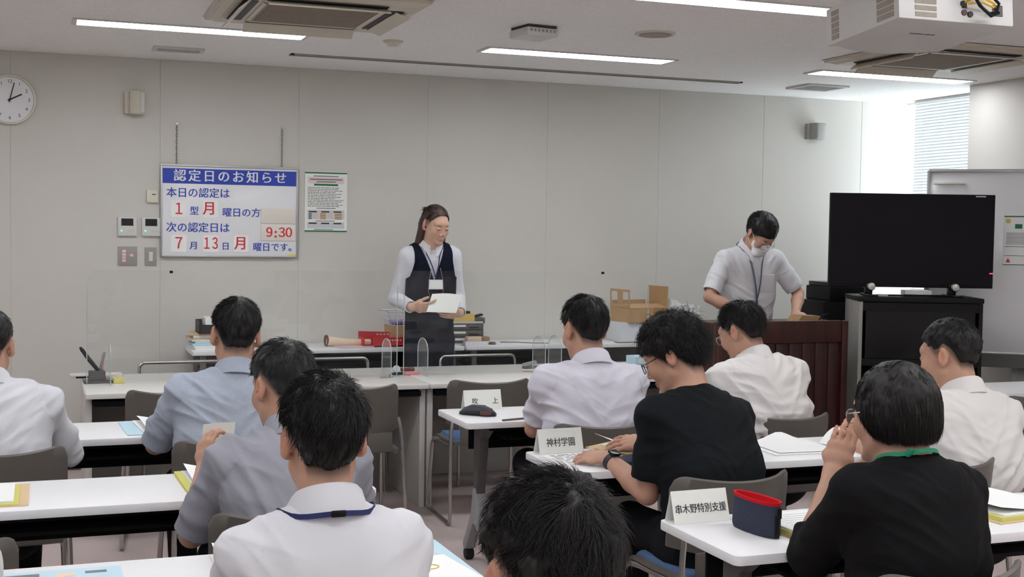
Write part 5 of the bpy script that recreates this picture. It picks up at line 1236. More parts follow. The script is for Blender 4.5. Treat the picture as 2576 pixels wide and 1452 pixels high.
I12 = person('person in white shirt and mask standing at the podium looking down', (4.375, 7.24, 0.90), (4.385, 7.10, 1.575), face=PI, seated=False, hyaw=0.22, hpitch=0.78, slump=0.02, width=1.12, depth=1.0, swidth=0.98, shirt='shirt_white', trousers='trousers_grey', hair='full', hair_m='hair_black', sleeve='short', wr=(4.195, 6.98, 1.062), wl=(4.590, 6.98, 1.062), pole_r=(-1.0, 0.3, -0.6), pole_l=(1.0, 0.3, -0.6), hand_r=dict(dir=(0.25, -0.9, -0.15), back=(0, 0, 1), curl=0.3), hand_l=dict(dir=(-0.15, -0.9, -0.1), back=(0, 0, 1), curl=0.5), seed=12, strands=4500, slen=0.035, lift=0.3, res=0.0045, folds=0.008, hs=1.0)
face_mask(I12, 'mask_white'); glasses(I12, 'steel', low=0.012)
ly, tip = lanyard(I12, 'strap_grey', drop=0.33, w=0.011); box('clip', tuple(tip+V3(0, 0.004, -0.012)), (0.010, 0.006, 0.030), 'black', ly)
box('card', tuple(tip+V3(0, 0.004, -0.075)), (0.085, 0.003, 0.060), 'film_white', ly)
# shirt pockets, watch
def pocket(I, u, z, w, hgt, m):
    c = I['neck']-I['up2']*z+I['Rt']*u+I['Fw']*(0.118*I['depth']); b = MB(); R = Matrix((I['Rt'], I['Fw'], I['up2'])).transposed().to_4x4()
    b.box((0, 0, 0), (w, 0.012, hgt), bev=0.003); b.v = [tuple(Vector(c)+R @ Vector(q)) for q in b.v]; b.obj('pocket', m, I['root'])
pocket(I12, -0.075, 0.215, 0.105, 0.115, 'shirt_white')
S, e, w = I7['arms'][-1]; d = unit(w-e); c = w-d*0.028; x = unit(np.cross(d, V3(0, 0, 1))); z = np.cross(x, d)
b = MB(); rings = []
for k in range(25):
    a = 2*math.pi*k/24; o = x*math.cos(a)+z*math.sin(a); rings.append([tuple(c+o*0.030+d*0.011), tuple(c+o*0.0335+d*0.010), tuple(c+o*0.0335-d*0.010), tuple(c+o*0.030-d*0.011)])
b.loft(rings, cap=False); wt = b.obj('wristwatch', 'dark_case', I7['root'])
cc = c+z*0.033; b = MB(); R = Matrix((Vector(d), Vector(x), Vector(z))).transposed().to_4x4(); b.box((0, 0, 0.004), (0.036, 0.036, 0.010), bev=0.004); b.v = [tuple(Vector(cc)+R @ Vector(q)) for q in b.v]; b.obj('watch_case', 'gloss_black', wt)
S, e, w = I7['arms'][-1]; b = MB()
# ------------------------------------------------------------------ chairs
chair(-0.155, 4.94, 'grey chair under the person in white shirt at the left edge', 0.03)
chair(0.68, 4.94, 'grey chair under the person in pale blue-grey shirt', 0.04)
chair(0.67, 3.69, 'grey chair under the person in grey checked shirt', 0.0)
chair(-0.29, 3.58, 'empty grey chair at the left edge behind the tan folder', -0.04)
chair(0.55, 2.60, 'grey chair under the person with the dark blue neck strap')
chair(-0.325, 2.53, 'grey chair under the person whose sleeve shows at the bottom left')
chair(0.59, 1.40, 'grey chair under the person nearest the camera')
chair(2.23, 4.95, 'grey chair under the person in white polo shirt')
chair(3.13, 4.95, 'grey chair under the person bowed over the table', 0.03)
chair(2.17, 3.80, 'grey chair under the person in black t-shirt', 0.06)
chair(3.06, 3.80, 'grey chair under the person in white shirt at far right', 0.03)
chair(2.08, 2.60, 'grey chair under the person in black sweater', 0.05)
chair(0.62, 6.46, 'empty grey chair at the counter behind the person in pale blue-grey shirt', -0.10)
chair(1.50, 6.42, 'empty grey chair at the counter left of the counter joint', 0.02)
chair(2.27, 6.50, 'empty grey chair at the counter behind the two-character card', -0.04)
chair(4.82, 5.20, 'grey chair with blue seat at the right edge, mostly hidden')
# ------------------------------------------------------------------ name cards (folded tents)
def name_card(x, y, body, label, rz=0.0, sp=1.0, sz=0.046, split=None):
    t = thing('name_card', label, 'card', (x, y, TH+0.0005), rz, 'folded name cards'); w, hh, d = 0.188, 0.092, 0.030
    b = MB(); th = 0.0012
    b.prism([(-d, 0), (0, hh), (d, 0), (d-th*1.4, 0), (0, hh-th*3), (-d+th*1.4, 0)], -w/2, w/2, 'YZ'); b.obj('card', 'paper_cream', t, smooth=False)
    a = math.atan2(d, hh); L = math.hypot(d, hh)
    # front leaf plane: up along (0, d, hh), facing -Y
    X = Vector((1, 0, 0)); U = Vector((0, d, hh)).normalized(); N = X.cross(U); o = Vector((0, -d, 0))+U*(L*0.42)+N*0.0004
    for ch, cx in ([(body, 0.0)] if not split else split):
        xf = Matrix(((X.x, U.x, N.x, o.x+cx), (X.y, U.y, N.y, o.y), (X.z, U.z, N.z, o.z), (0, 0, 0, 1)))
        text('lettering', ch, sz, 'ink', t, xf, ext=0.0003, sx=0.86 if not split else 1.0, space=sp, bold=0.0002)
    return t
name_card(1.958, 5.615, '吹上', 'white name card reading two wide-spaced characters, beside the dark pencil case', 0.01, split=[('吹', -0.040), ('上', 0.062)], sz=0.032)
name_card(1.866, 4.440, '神村学園', 'white name card with four characters, left of the person in black t-shirt', 0.06, sz=0.036)
name_card(1.822, 3.262, '串木野特別支援', 'white name card with seven characters, left of the open navy pouch', 0.03, sz=0.029)
# ------------------------------------------------------------------ things on the tables
t = thing('pencil_case', 'dark slim pencil case lying in front of the two-character card', 'pencil case', (1.875, 5.430, TH), math.radians(-38))
b = MB(); rings = []
for k in range(15):
    u = -1+2*k/14; x = 0.088*u; w = 0.040*(1-abs(u)**3.0*0.75); hh = 0.048*(1-abs(u)**2.4*0.7)
    rings.append([(x, w*math.cos(a), 0.0006+hh*0.5+hh*0.5*math.sin(a)*(1.0 if math.sin(a) > 0 else 1.0)) for a in np.linspace(0, 2*math.pi, 13)[:-1]])
b.loft(rings); b.obj('case', 'dark_case', t)
box('leather_end', (0.050, -0.036, 0.016), (0.050, 0.006, 0.018), 'brown_leather', t, rot=(0, 0, 0.3), bev=0.002); b = MB(); b.tube([(-0.07, 0.004, 0.030), (-0.03, 0.006, 0.046), (0.03, 0.006, 0.046), (0.07, 0.004, 0.030)], 0.0022, 6); b.obj('zip', 'black', t)
t = thing('ballpoint_pen', 'thin pen lying beside the elbow on the two-character card table', 'pen', (1.985, 5.245, TH), 0.25); MB().tube([(-0.065, 0, 0.005), (0.055, 0, 0.005), (0.072, 0, 0.005)], [0.0042, 0.0042, 0.001], 8).obj('barrel', 'leg_grey', t)
t = thing('pouch', 'open navy pouch with bright red lining standing on the front right table', 'pouch', (1.915, 3.088, TH), math.radians(-84))
def ringp(z, ax, ay, tw=0.0, n=28): return [(ax*math.copysign(abs(math.cos(a))**0.8, math.cos(a)), ay*math.copysign(abs(math.sin(a))**0.9, math.sin(a))*(1+tw*math.cos(a)), z) for a in np.linspace(0, 2*math.pi, n+1)[:-1]]
b = MB(); b.loft([ringp(0.001, 0.095, 0.030), ringp(0.010, 0.099, 0.034), ringp(0.05, 0.101, 0.031), ringp(0.092, 0.098, 0.030, 0.15)], cap=False); b.add(ringp(0.001, 0.095, 0.030), [tuple(range(28))]); b.obj('shell', 'navy', t)
b = MB(); b.loft([ringp(0.004, 0.090, 0.025), ringp(0.05, 0.097, 0.027), ringp(0.092, 0.0975, 0.0295, 0.15), ringp(0.102, 0.1005, 0.0325, 0.18), ringp(0.101, 0.0925, 0.0255, 0.2), ringp(0.085, 0.090, 0.024, 0.15), ringp(0.008, 0.084, 0.021)], cap=False); b.add(ringp(0.008, 0.084, 0.021), [tuple(range(28))]); b.obj('lining', 'red_cloth', t, sharp=60)
b = MB(); b.box((0.1005, -0.004, 0.035), (0.006, 0.014, 0.065), bev=0.002); b.box((0.100, 0.004, 0.072), (0.006, 0.012, 0.030), bev=0.002); b.obj('side_tape', 'black', t)

def paper_stack(name, x, y, rz, label, layers, cat='papers', group=None):
    """layers: (material, width, depth, thickness, dx, dy, turn)"""
    t = thing(name, label, cat, (x, y, TH), rz, group); z = 0.0005
    for (m, w, d, th, dx, dy, r, pn) in layers:
        box(pn, (dx, dy, z+th/2), (w, d, th), m, t, rot=(0, 0, r), bev=0); z += th
    return t
def leaf(t, m, x0, x1, y0, y1, fz, name='turned_sheet'):
    MB().sheet(lambda u, v: (x0+(x1-x0)*u, y0+(y1-y0)*v, fz(u, v)), 10, 6).obj(name, m, t)
t = paper_stack('papers', 0.425, 5.44, 0.05, 'white sheets on a pale blue folder, left of the person in pale blue-grey shirt', [('paper_blue', 0.23, 0.36, 0.004, 0, 0, 0, 'folder'), ('paper', 0.20, 0.33, 0.006, 0.045, 0.0, 0.03, 'sheets')])
leaf(t, 'paper', -0.04, 0.15, -0.155, 0.17, lambda u, v: 0.013+0.016*max(0, 1-2.2*u)+0.004*math.sin(3*v))
t = paper_stack('papers', -0.155, 4.19, 0.0, 'printed sheets on a tan folder at the left edge', [('paper_tan', 0.225, 0.335, 0.003, 0.0, 0, 0, 'folder'), ('paper_yellow', 0.21, 0.30, 0.004, -0.02, -0.015, 0, 'coloured_sheets'), ('paper', 0.20, 0.28, 0.005, -0.03, 0.0, 0, 'sheets')])
box('ruled_line', (-0.03, 0.02, 0.0132), (0.002, 0.24, 0.0004), 'ink_soft', t, bev=0); box('ruled_line', (-0.06, 0.06, 0.0136), (0.06, 0.002, 0.0004), 'ink_soft', t, bev=0)
t = paper_stack('papers', 0.53, 4.20, 0.03, 'sheets with yellow-green edges before the person in grey checked shirt', [('paper_yellow', 0.21, 0.40, 0.010, 0, 0, 0, 'coloured_sheets'), ('paper', 0.19, 0.37, 0.004, 0.015, 0.0, 0.02, 'sheets')])
leaf(t, 'paper', -0.075, 0.11, -0.16, 0.19, lambda u, v: 0.016+0.022*max(0, 1-2.0*u)*v)
t = thing('paper_sheet', 'white sheet held upright by the person in grey checked shirt', 'paper', (0.535, 4.11, 0.845), 0.05)
MB().sheet(lambda u, v: (-0.055+0.105*u-0.012*(1-v), 0.02*math.sin(2.4*u)-0.02*v, -0.06+0.152*v), 10, 8).obj('sheet', 'paper_cream', t)
t = paper_stack('papers', 0.505, 3.12, 0.0, 'upturned white sheet left of the nearest white shirt', [('paper', 0.21, 0.29, 0.004, 0, 0, 0, 'sheets')])
leaf(t, 'paper', -0.10, 0.09, -0.12, 0.14, lambda u, v: 0.008+0.030*max(0, 1-1.6*u)*v)
t = paper_stack('leaflet', 0.03, 3.13, 0.0, 'pale blue printed leaflet at the bottom left corner', [('paper_blue', 0.30, 0.22, 0.002, 0, 0, 0, 'sheet')], 'leaflet')
box('printed_block', (-0.08, 0.07, 0.0028), (0.08, 0.03, 0.0006), 'ink_soft', t, bev=0); box('printed_block', (0.09, 0.07, 0.0028), (0.05, 0.02, 0.0006), 'ink_soft', t, bev=0); b = MB(); b.box((0.02, 0.06, 0.0028), (0.04, 0.03, 0.0006)); b.obj('printed_picture', 'orange_pale', t, smooth=False)
t = paper_stack('leaflet', 0.905, 3.02, 0.02, 'pale blue and green leaflet on the table right of the nearest white shirt', [('paper_blue', 0.21, 0.40, 0.002, 0.0, 0.04, 0, 'cover'), ('paper', 0.20, 0.24, 0.001, -0.01, -0.05, 0.10, 'page')], 'leaflet')
b = MB(); b.prism([(-0.03+0.045*math.cos(a), 0.115+0.030*math.sin(a)) for a in np.linspace(0, 2*math.pi, 17)[:-1]], 0.0026, 0.0034); b.obj('green_shape', 'paper_yellow', t, smooth=False)
box('grey_stripe', (0.025, 0.165, 0.003), (0.09, 0.012, 0.0006), 'paper_grey', t, bev=0); box('grey_stripe', (0.06, 0.06, 0.003), (0.03, 0.16, 0.0006), 'paper_grey', t, rot=(0, 0, 0.25), bev=0)
b = MB()
for cx, cy, r in ((0.0, -0.03, 0.028), (-0.03, -0.06, 0.024)):
    b.tube([(cx+r*math.cos(a), cy+r*0.75*math.sin(a), 0.0040) for a in np.linspace(0, 2*math.pi, 17)[:-1]], 0.002, 5, closed=True)
b.obj('drawn_ring', 'yellow', t)
t = paper_stack('printed_form', 1.925, 4.30, 0.10, 'printed white form lying in front of the four-character card', [('paper', 0.29, 0.20, 0.001, 0, 0, 0, 'sheet')], 'form')
b = MB(); random.seed(8)
for k in range(8):
    x0 = -0.12
    while x0 < 0.10:
        w = random.uniform(0.01, 0.05); b.box((x0+w/2, 0.075-0.021*k, 0.0018), (w, 0.006 if k else 0.010, 0.0004)); x0 += w+0.012
b.obj('lettering', 'ink_soft', t, smooth=False)
t = paper_stack('papers', 2.16, 4.36, 0.35, 'fanned yellow-green sheets under the hand of the person in black t-shirt', [('paper_yellow', 0.20, 0.26, 0.012, 0, 0, 0, 'coloured_sheets'), ('paper_tan', 0.19, 0.25, 0.003, -0.03, 0.03, 0.2, 'folder'), ('paper', 0.19, 0.25, 0.004, 0.02, 0.0, -0.05, 'sheets')])
leaf(t, 'paper', -0.11, 0.08, -0.05, 0.12, lambda u, v: 0.022+0.045*max(0, 1-1.5*u)*(0.4+v*0.6))
t = thing('phone_case', 'slate blue case on the table between the hands of the person in black t-shirt', 'case', (2.045, 4.175, TH+0.0005), 0.55); box('case', (0, 0, 0.008), (0.16, 0.09, 0.016), 'navy', t, bev=0.005); MB().tube([(0.0, -0.046, 0.012), (0.05, -0.050, 0.014), (0.08, -0.040, 0.014)], 0.003, 6).obj('zip', 'yellow', t)
t = paper_stack('papers', 2.80, 4.27, -0.05, 'white sheets on the table right of the person in black t-shirt', [('paper', 0.30, 0.29, 0.003, 0, 0, 0, 'sheets')])
leaf(t, 'paper', -0.12, 0.15, -0.12, 0.15, lambda u, v: 0.006+0.035*math.exp(-((u-0.55)/0.25)**2)*v)
t = thing('paper_sheet', 'curled white sheet standing up beyond the raised hand of the person in black sweater', 'paper', (3.09, 4.20, TH+0.001), 0.2)
MB().sheet(lambda u, v: (-0.10+0.21*u, -0.10+0.24*v, 0.004+0.060*math.sin(math.pi*min(1, u*1.1))*(0.35+0.65*v)), 14, 8).obj('sheet', 'paper', t)
t = paper_stack('papers', 2.07, 3.05, 0.06, 'sheets with yellow-green edges right of the open navy pouch', [('paper_tan', 0.22, 0.31, 0.003, 0, 0, 0, 'folder'), ('paper_yellow', 0.21, 0.30, 0.014, 0.0, 0, 0, 'coloured_sheets'), ('paper', 0.205, 0.295, 0.005, 0.003, 0.0, 0.0, 'sheets')])
box('clip', (-0.07, 0.13, 0.026), (0.02, 0.05, 0.006), 'paper_grey', t, rot=(0, 0.2, 0.3)); b = MB()
for k in range(9): b.box((0.01, 0.11-0.022*k, 0.0232), (0.15, 0.002, 0.0004))
b.obj('ruled_line', 'paper_grey', t, smooth=False)
t = paper_stack('papers', 2.80, 3.13, 0.10, 'sheets with yellow-green edges on the right of the person in black sweater', [('paper_tan', 0.30, 0.34, 0.003, 0, 0.0, 0, 'folder'), ('paper_yellow', 0.29, 0.32, 0.014, 0.01, 0, 0, 'coloured_sheets'), ('paper', 0.28, 0.31, 0.005, 0.02, 0.0, 0.0, 'sheets')])
leaf(t, 'paper', -0.12, 0.16, -0.14, 0.16, lambda u, v: 0.024+0.020*max(0, 1-2.0*u))
t = paper_stack('papers', 3.44, 5.40, 0.1, 'pale blue papers at the right end of the two-character card table', [('paper_blue', 0.20, 0.28, 0.004, 0, 0, 0, 'folder'), ('paper', 0.18, 0.25, 0.006, 0.0, 0.0, 0.1, 'sheets')])
leaf(t, 'paper_blue', -0.09, 0.08, -0.12, 0.12, lambda u, v: 0.012+0.012*max(0, 1-2.0*u))
t = thing('paper_sheet', 'white sheet held by the standing person in navy vest', 'paper', (2.358, 7.500, 1.110), 0.0)
MB().sheet(lambda u, v: (-0.122+0.195*u+0.046*v, 0.035*(0.5-v)*-1.0-0.010*math.sin(math.pi*u), -0.052+0.110*v-0.008*u+0.008*math.sin(math.pi*u)*v), 12, 8).obj('sheet', 'paper_cream', t)

# ------------------------------------------------------------------ things on the counter
CT = 0.7105
t = thing('pen_tray', 'dark grey tray at the left end of the counter holding pens', 'tray', (0.285, 7.18, CT), 0.05)
b = MB(); b.box((0, 0, 0.006), (0.16, 0.11, 0.012), bev=0.002); b.box((-0.01, 0.0, 0.036), (0.085, 0.07, 0.055), bev=0.006); b.obj('base', 'leg_grey', t)
t2 = thing('document_tray', 'pale shallow tray at the far left end of the counter', 'tray', (0.30, 7.42, CT), 0.0); b = MB(); b.box((-0.02, 0, 0.010), (0.28, 0.12, 0.02), bev=0.003); b.obj('tray', 'white_plastic', t2); box('slot', (-0.05, -0.061, 0.008), (0.16, 0.004, 0.010), 'black', t2)
t = thing('scissors', 'black-handled scissors leaning out of the pen tray', 'scissors', (0.262, 7.175, CT+0.064), 0.0)
b = MB(); b.tube([(0.02, 0, 0.0), (-0.03, 0, 0.065), (-0.06, 0.0, 0.11)], [0.010, 0.012, 0.010], 8); b.tube([(-0.06, 0, 0.11), (-0.075, 0, 0.13)], [0.012, 0.006], 8); b.obj('handle', 'dark_case', t)
t = thing('marker', 'grey and pink markers standing in the pen tray', 'marker', (0.290, 7.185, CT+0.064), 0.0)
MB().tube([(0, 0, 0.0), (0.02, 0, 0.075), (0.026, 0, 0.10)], 0.008, 10).obj('barrel', 'leg_light', t); MB().tube([(0.012, 0.016, 0.0), (0.018, 0.016, 0.085)], 0.008, 10).obj('cap', 'paper_pink', t)
t = thing('sticky_notes', 'yellow sticky note block on the counter beside the pen tray', 'notes', (0.385, 7.13, CT), 0.1); box('block', (0, 0, 0.014), (0.055, 0.05, 0.028), 'yellow_note', t)
t = thing('sticky_notes', 'cream note block behind the yellow notes on the counter', 'notes', (0.350, 7.20, CT), -0.2); box('block', (0, 0, 0.016), (0.05, 0.05, 0.032), 'sign_cream', t)
t = thing('ink_pad', 'pink note pad on the counter near the screen edge', 'pad', (2.045, 7.16, CT), 0.1); box('pad', (0, 0, 0.008), (0.090, 0.070, 0.016), 'paper_pink', t, bev=0.002)
t = thing('stamp', 'dark stamp resting on the pink note pad', 'stamp', (2.035, 7.18, CT+0.0168), 0.0); b = MB(); b.box((-0.02, 0, 0.010), (0.05, 0.025, 0.02), bev=0.006); b.box((0.02, 0, 0.011), (0.04, 0.03, 0.022), bev=0.008); b.obj('body', 'brown_leather', t)
t = thing('tape_dispenser', 'small clear tape holder on the counter left of the pink pad', 'tape', (1.965, 7.16, CT), 0.2); box('base', (0, 0, 0.006), (0.075, 0.035, 0.012), 'dark_case', t); MB().lathe([(0.008, -0.008), (0.020, -0.008), (0.020, 0.008), (0.008, 0.008)], (-0.006, 0, 0.034), 20, 'Y').obj('roll', 'film_white', t)
t = thing('ballpoint_pen', 'silver pen lying on the counter before the left screen', 'pen', (1.865, 7.03, CT), 0.6); MB().tube([(-0.055, 0, 0.006), (0.045, 0, 0.006), (0.062, 0, 0.006)], [0.0055, 0.0055, 0.001], 8).obj('barrel', 'steel', t); MB().lathe([(0, -0.008), (0.007, -0.006), (0.007, 0.006), (0, 0.008)], (0.03, 0, 0.007), 10, 'X').obj('grip', 'black', t)
t = thing('marker', 'pink and white marker lying on the counter left of the white polo shirt', 'marker', (2.80, 7.13, CT), -0.5); MB().tube([(-0.05, 0, 0.007), (0.03, 0, 0.007)], 0.0065, 8).obj('barrel', 'pinkish', t); MB().tube([(0.03, 0, 0.007), (0.06, 0, 0.007)], 0.0075, 8).obj('cap', 'black', t)
t = thing('stapler', 'small grey stapler on the counter behind the white polo shirt', 'stapler', (2.86, 7.30, CT), 0.3); box('base', (0, 0, 0.008), (0.10, 0.03, 0.016), 'leg_grey', t, bev=0.004); box('arm', (0, 0, 0.030), (0.10, 0.028, 0.02), 'leg_light', t, rot=(0, -0.15, 0), bev=0.006)
t = thing('papers', 'pale blue and white sheets at the right end of the counter', 'papers', (3.545, 7.10, CT), 0.1); box('folder', (0, 0, 0.0025), (0.23, 0.30, 0.004), 'paper_blue', t, bev=0); box('sheets', (-0.01, -0.01, 0.007), (0.20, 0.26, 0.004), 'paper', t, rot=(0, 0, 0.1), bev=0)
t = thing('box', 'pale blue box on the right end of the counter', 'box', (3.63, 7.33, CT), 0.1); box('carton', (0, 0, 0.03), (0.11, 0.12, 0.06), 'paper_blue', t); box('label_plate', (0, -0.061, 0.03), (0.07, 0.002, 0.03), 'paper', t)

# ------------------------------------------------------------------ things on the side tables
SZ0 = 0.7905
def st_thing(name, label, cat, x, y, rz=0.0, group=None, z=SZ0): return thing(name, label, cat, (x, y, z), rz, group)
mats = ['paper', 'paper_cream', 'paper_blue', 'paper_blue', 'paper', 'paper_tan', 'paper_cream', 'paper_tan']; ths = [0.012, 0.012, 0.016, 0.014, 0.010, 0.012, 0.014, 0.012]
lab = ['white pad at the bottom of the paper pile on the side table', 'cream pad second from the bottom of the paper pile', 'blue folder in the lower half of the paper pile', 'paler blue folder lying on another in the paper pile', 'white papers in the middle of the paper pile', 'tan envelope in the upper half of the paper pile', 'cream papers near the top of the paper pile', 'tan envelope on top of the paper pile under the black tray']
z = SZ0; random.seed(11)
for k in range(8):
    t = thing('paper_pile', lab[k], 'papers', (1.04+random.uniform(-0.02, 0.02), 8.18+random.uniform(-0.01, 0.01), z), random.uniform(-0.12, 0.12), 'papers piled under the black tray')
    box('sheaf', (0, 0, ths[k]/2), (0.30, 0.22, ths[k]-0.0006), mats[k], t, bev=0); z += ths[k]
t = thing('desk_tray', 'black open tray on top of the paper pile', 'tray', (1.07, 8.16, z)); b = MB(); b.box((0, 0, 0.004), (0.30, 0.22, 0.008)); b.box((0, -0.106, 0.030), (0.30, 0.008, 0.055)); b.box((-0.146, 0, 0.040), (0.008, 0.22, 0.08)); b.box((0.146, 0, 0.040), (0.008, 0.22, 0.08)); b.box((0, 0.106, 0.040), (0.30, 0.008, 0.08)); b.obj('tray', 'black', t)
t2 = thing('paper_pile', 'white papers standing in the black tray', 'papers', (1.08, 8.16, z+0.009)); box('sheaf', (0, 0, 0.045), (0.24, 0.17, 0.09), 'paper', t2)
t2 = thing('sticky_notes', 'red tag on the papers in the black tray', 'tag', (1.03, 8.12, z+0.0995), 0.4); box('tag', (0, 0, 0.004), (0.06, 0.03, 0.008), 'red_cloth', t2)
t = st_thing('rolled_paper', 'pale rolled sheets lying on the side table left of the red box', 'roll', 1.90, 8.13, 0.10)
b = MB(); b.tube([(-0.14, 0.05, 0.034), (-0.02, 0.0, 0.026), (0.14, -0.02, 0.024)], [0.034, 0.026, 0.022], 14); b.obj('roll', 'orange_pale', t); MB().lathe([(0.018, -0.006), (0.037, -0.006), (0.037, 0.006), (0.018, 0.006)], (-0.142, 0.05, 0.037), 16, 'X').obj('core', 'brown_leather', t); box('loose_sheet', (0.04, -0.06, 0.004), (0.30, 0.12, 0.006), 'pinkish', t, rot=(0, 0, 0.12), bev=0)
t = st_thing('red_box', 'bright red open carton on the side table left of the reading woman', 'box', 2.125, 8.11, 0.0); b = MB()
b.prism([(-0.15, 0.0), (0.15, 0.0), (0.15, 0.082), (-0.15, 0.095)], 0.075, 0.085, 'XZ'); b.prism([(-0.085, 0.0), (0.15, 0.0), (0.15, 0.060), (-0.085, 0.066)], -0.075, -0.069, 'XZ'); b.box((-0.147, 0.0, 0.03), (0.006, 0.15, 0.06)); b.box((0.147, 0, 0.034), (0.006, 0.15, 0.068)); b.box((0, 0, 0.004), (0.29, 0.15, 0.008)); b.obj('carton', 'red_box', t, smooth=False)
b = MB()
for k in range(6): b.box((0.01+0.018*k, -0.0762, 0.044), (0.010, 0.001, 0.008)); b.box((-0.02+0.024*k, 0.0742, 0.072), (0.013, 0.001, 0.010))
b.obj('lettering', 'pinkish', t, smooth=False)
t = st_thing('carton', 'beige carton under the wire basket behind the reading woman', 'box', 2.30, 8.22); box('carton', (0, 0, 0.065), (0.22, 0.22, 0.13), 'cardboard', t)
t = thing('wire_basket', 'white wire basket behind the arm of the reading woman', 'basket', (2.29, 8.20, SZ0+0.1305)); b = MB()
def rr(z, w, d): return [(-w, -d, z), (w, -d, z), (w, d, z), (-w, d, z)]
for z_, w, d in ((0.004, 0.105, 0.085), (0.035, 0.115, 0.092), (0.065, 0.125, 0.10), (0.098, 0.135, 0.108)): b.tube(rr(z_, w, d), 0.0022 if z_ < 0.09 else 0.004, 5, closed=True)
for k in range(12):
    u = -1+2*k/11; b.tube([(0.105*u, -0.085, 0.004), (0.135*u, -0.108, 0.098)], 0.0016, 4); b.tube([(0.105*u, 0.085, 0.004), (0.135*u, 0.108, 0.098)], 0.0016, 4); b.tube([(0.105*u, -0.085, 0.004), (0.105*u, 0.085, 0.004)], 0.0016, 4)
    if k < 9: v_ = -1+2*k/8; b.tube([(-0.105, 0.085*v_, 0.004), (-0.135, 0.108*v_, 0.098)], 0.0016, 4); b.tube([(0.105, 0.085*v_, 0.004), (0.135, 0.108*v_, 0.098)], 0.0016, 4)
b.obj('wire', 'film_white', t); t2 = thing('cloth', 'purple cloth folded in the wire basket', 'cloth', (2.29, 8.20, SZ0+0.1375)); MB().box((0, 0, 0.014), (0.18, 0.14, 0.024), bev=0.01).obj('cloth', 'purple', t2)
t = st_thing('drawer_unit', 'small unit of dark drawers with white frame right of the reading woman', 'drawers', 2.68, 8.20); dw, dd, dh = 0.30, 0.26, 0.158
b = MB(); b.box((0, 0, dh-0.006), (dw, dd, 0.012)); b.box((-dw/2+0.006, 0, dh/2), (0.012, dd, dh)); b.box((dw/2-0.006, 0, dh/2), (0.012, dd, dh)); b.box((0, 0, 0.005), (dw, dd, 0.010)); b.box((0, dd/2-0.004, dh/2), (dw, 0.008, dh)); b.obj('casing', 'white_plastic', t)
for k in range(3):
    zc = 0.032+0.046*k; d = box('drawer', (0, -0.006, zc), (dw-0.028, dd-0.02, 0.042), 'leg_grey', t, bev=0.003); box('label_plate', (-0.03, -dd/2+0.002, zc+0.006), (0.085, 0.003, 0.014), 'paper', d, bev=0); box('handle', (0.07, -dd/2+0.000, zc-0.006), (0.07, 0.008, 0.008), 'black', d)
for k, (m, w, x, zz, lb) in enumerate((('film_white', 0.15, 2.745, 0.0, 'white card box in front of the drawer unit'), ('orange_pale', 0.10, 2.735, 0.0295, 'pale wooden box stacked on the white card box'), ('cardboard_dark', 0.055, 2.815, 0.0295, 'brown box stacked at the right of the pale wooden box'))):
    tb = thing('small_box', lb, 'box', (x, 8.035, SZ0+zz), 0.0, 'small boxes before the drawer unit'); box('carton', (0, 0, 0.0145), (w, 0.06, 0.029), m, tb)
t = st_thing('yellow_box', 'mustard yellow box on top of the drawer unit', 'box', 2.69, 8.17, 0.05, z=SZ0+dh); box('carton', (0, 0, 0.024), (0.15, 0.13, 0.048), 'yellow', t); 
t = st_thing('tape_dispenser', 'black tape dispenser on the mustard yellow box', 'dispenser', 2.71, 8.17, 0.2, z=SZ0+dh+0.0485); b = MB(); b.box((0, 0, 0.009), (0.08, 0.04, 0.018), bev=0.004); b.lathe([(0.0, -0.012), (0.016, -0.012), (0.016, 0.012), (0.0, 0.012)], (-0.02, 0, 0.022), 14, 'Y'); b.obj('body', 'black', t)
t = st_thing('hole_punch', 'dark grey hole punch on the right of the drawer unit top', 'punch', 2.805, 8.15, 0.0, z=SZ0+dh); box('base', (0, 0, 0.012), (0.075, 0.09, 0.024), 'leg_grey', t, bev=0.004); box('lever', (0.0, 0, 0.036), (0.06, 0.05, 0.014), 'black', t, rot=(0, -0.25, 0), bev=0.004)
t = st_thing('mouse', 'small dark mouse on the side table beside the drawer unit', 'mouse', 2.885, 8.07, 0.2); MB().lathe([(0.028, 0.0), (0.026, 0.010), (0.018, 0.017), (0.0, 0.019)], sides=18).obj('shell', 'leg_grey', t)
t = st_thing('paper_sheet', 'white sheets with a cord lying in the middle of the side table', 'paper', 3.20, 8.12, -0.1); box('sheet', (0, 0, 0.001), (0.34, 0.22, 0.0016), 'paper', t, bev=0); MB().tube([(-0.22, 0.05, 0.004), (-0.12, 0.02, 0.005), (-0.02, -0.05, 0.005), (0.10, -0.08, 0.005)], 0.003, 5).obj('cord', 'leg_grey', t)
t = st_thing('white_carton', 'white carton beneath the opened cardboard box', 'box', 4.02, 8.20); box('carton', (0, 0, 0.070), (0.34, 0.30, 0.138), 'film_white', t, bev=0.004); box('tape', (0.05, -0.1505, 0.07), (0.06, 0.002, 0.138), 'paper_grey', t, bev=0)
t = st_thing('clipboard', 'dark thin clipboard lying on the side table before the white carton', 'clipboard', 3.90, 8.02, 0.0); box('board', (0, 0, 0.003), (0.21, 0.055, 0.005), 'brown_leather', t); box('paper', (0, 0.0, 0.0065), (0.19, 0.045, 0.001), 'paper_grey', t, bev=0)
t = st_thing('cardboard_box', 'opened brown cardboard box with window flaps on the side table', 'box', 4.045, 8.17, math.radians(10), z=SZ0+0.1395); w, d, hh, th = 0.33, 0.24, 0.105, 0.004
b = MB(); b.box((0, 0, th/2), (w, d, th)); b.box((0, -d/2, hh/2), (w, th, hh)); b.box((0, d/2, hh/2), (w, th, hh)); b.box((-w/2, 0, hh/2), (th, d, hh)); b.box((w/2, 0, hh/2), (th, d, hh)); b.obj('carton', 'cardboard', t, smooth=False)
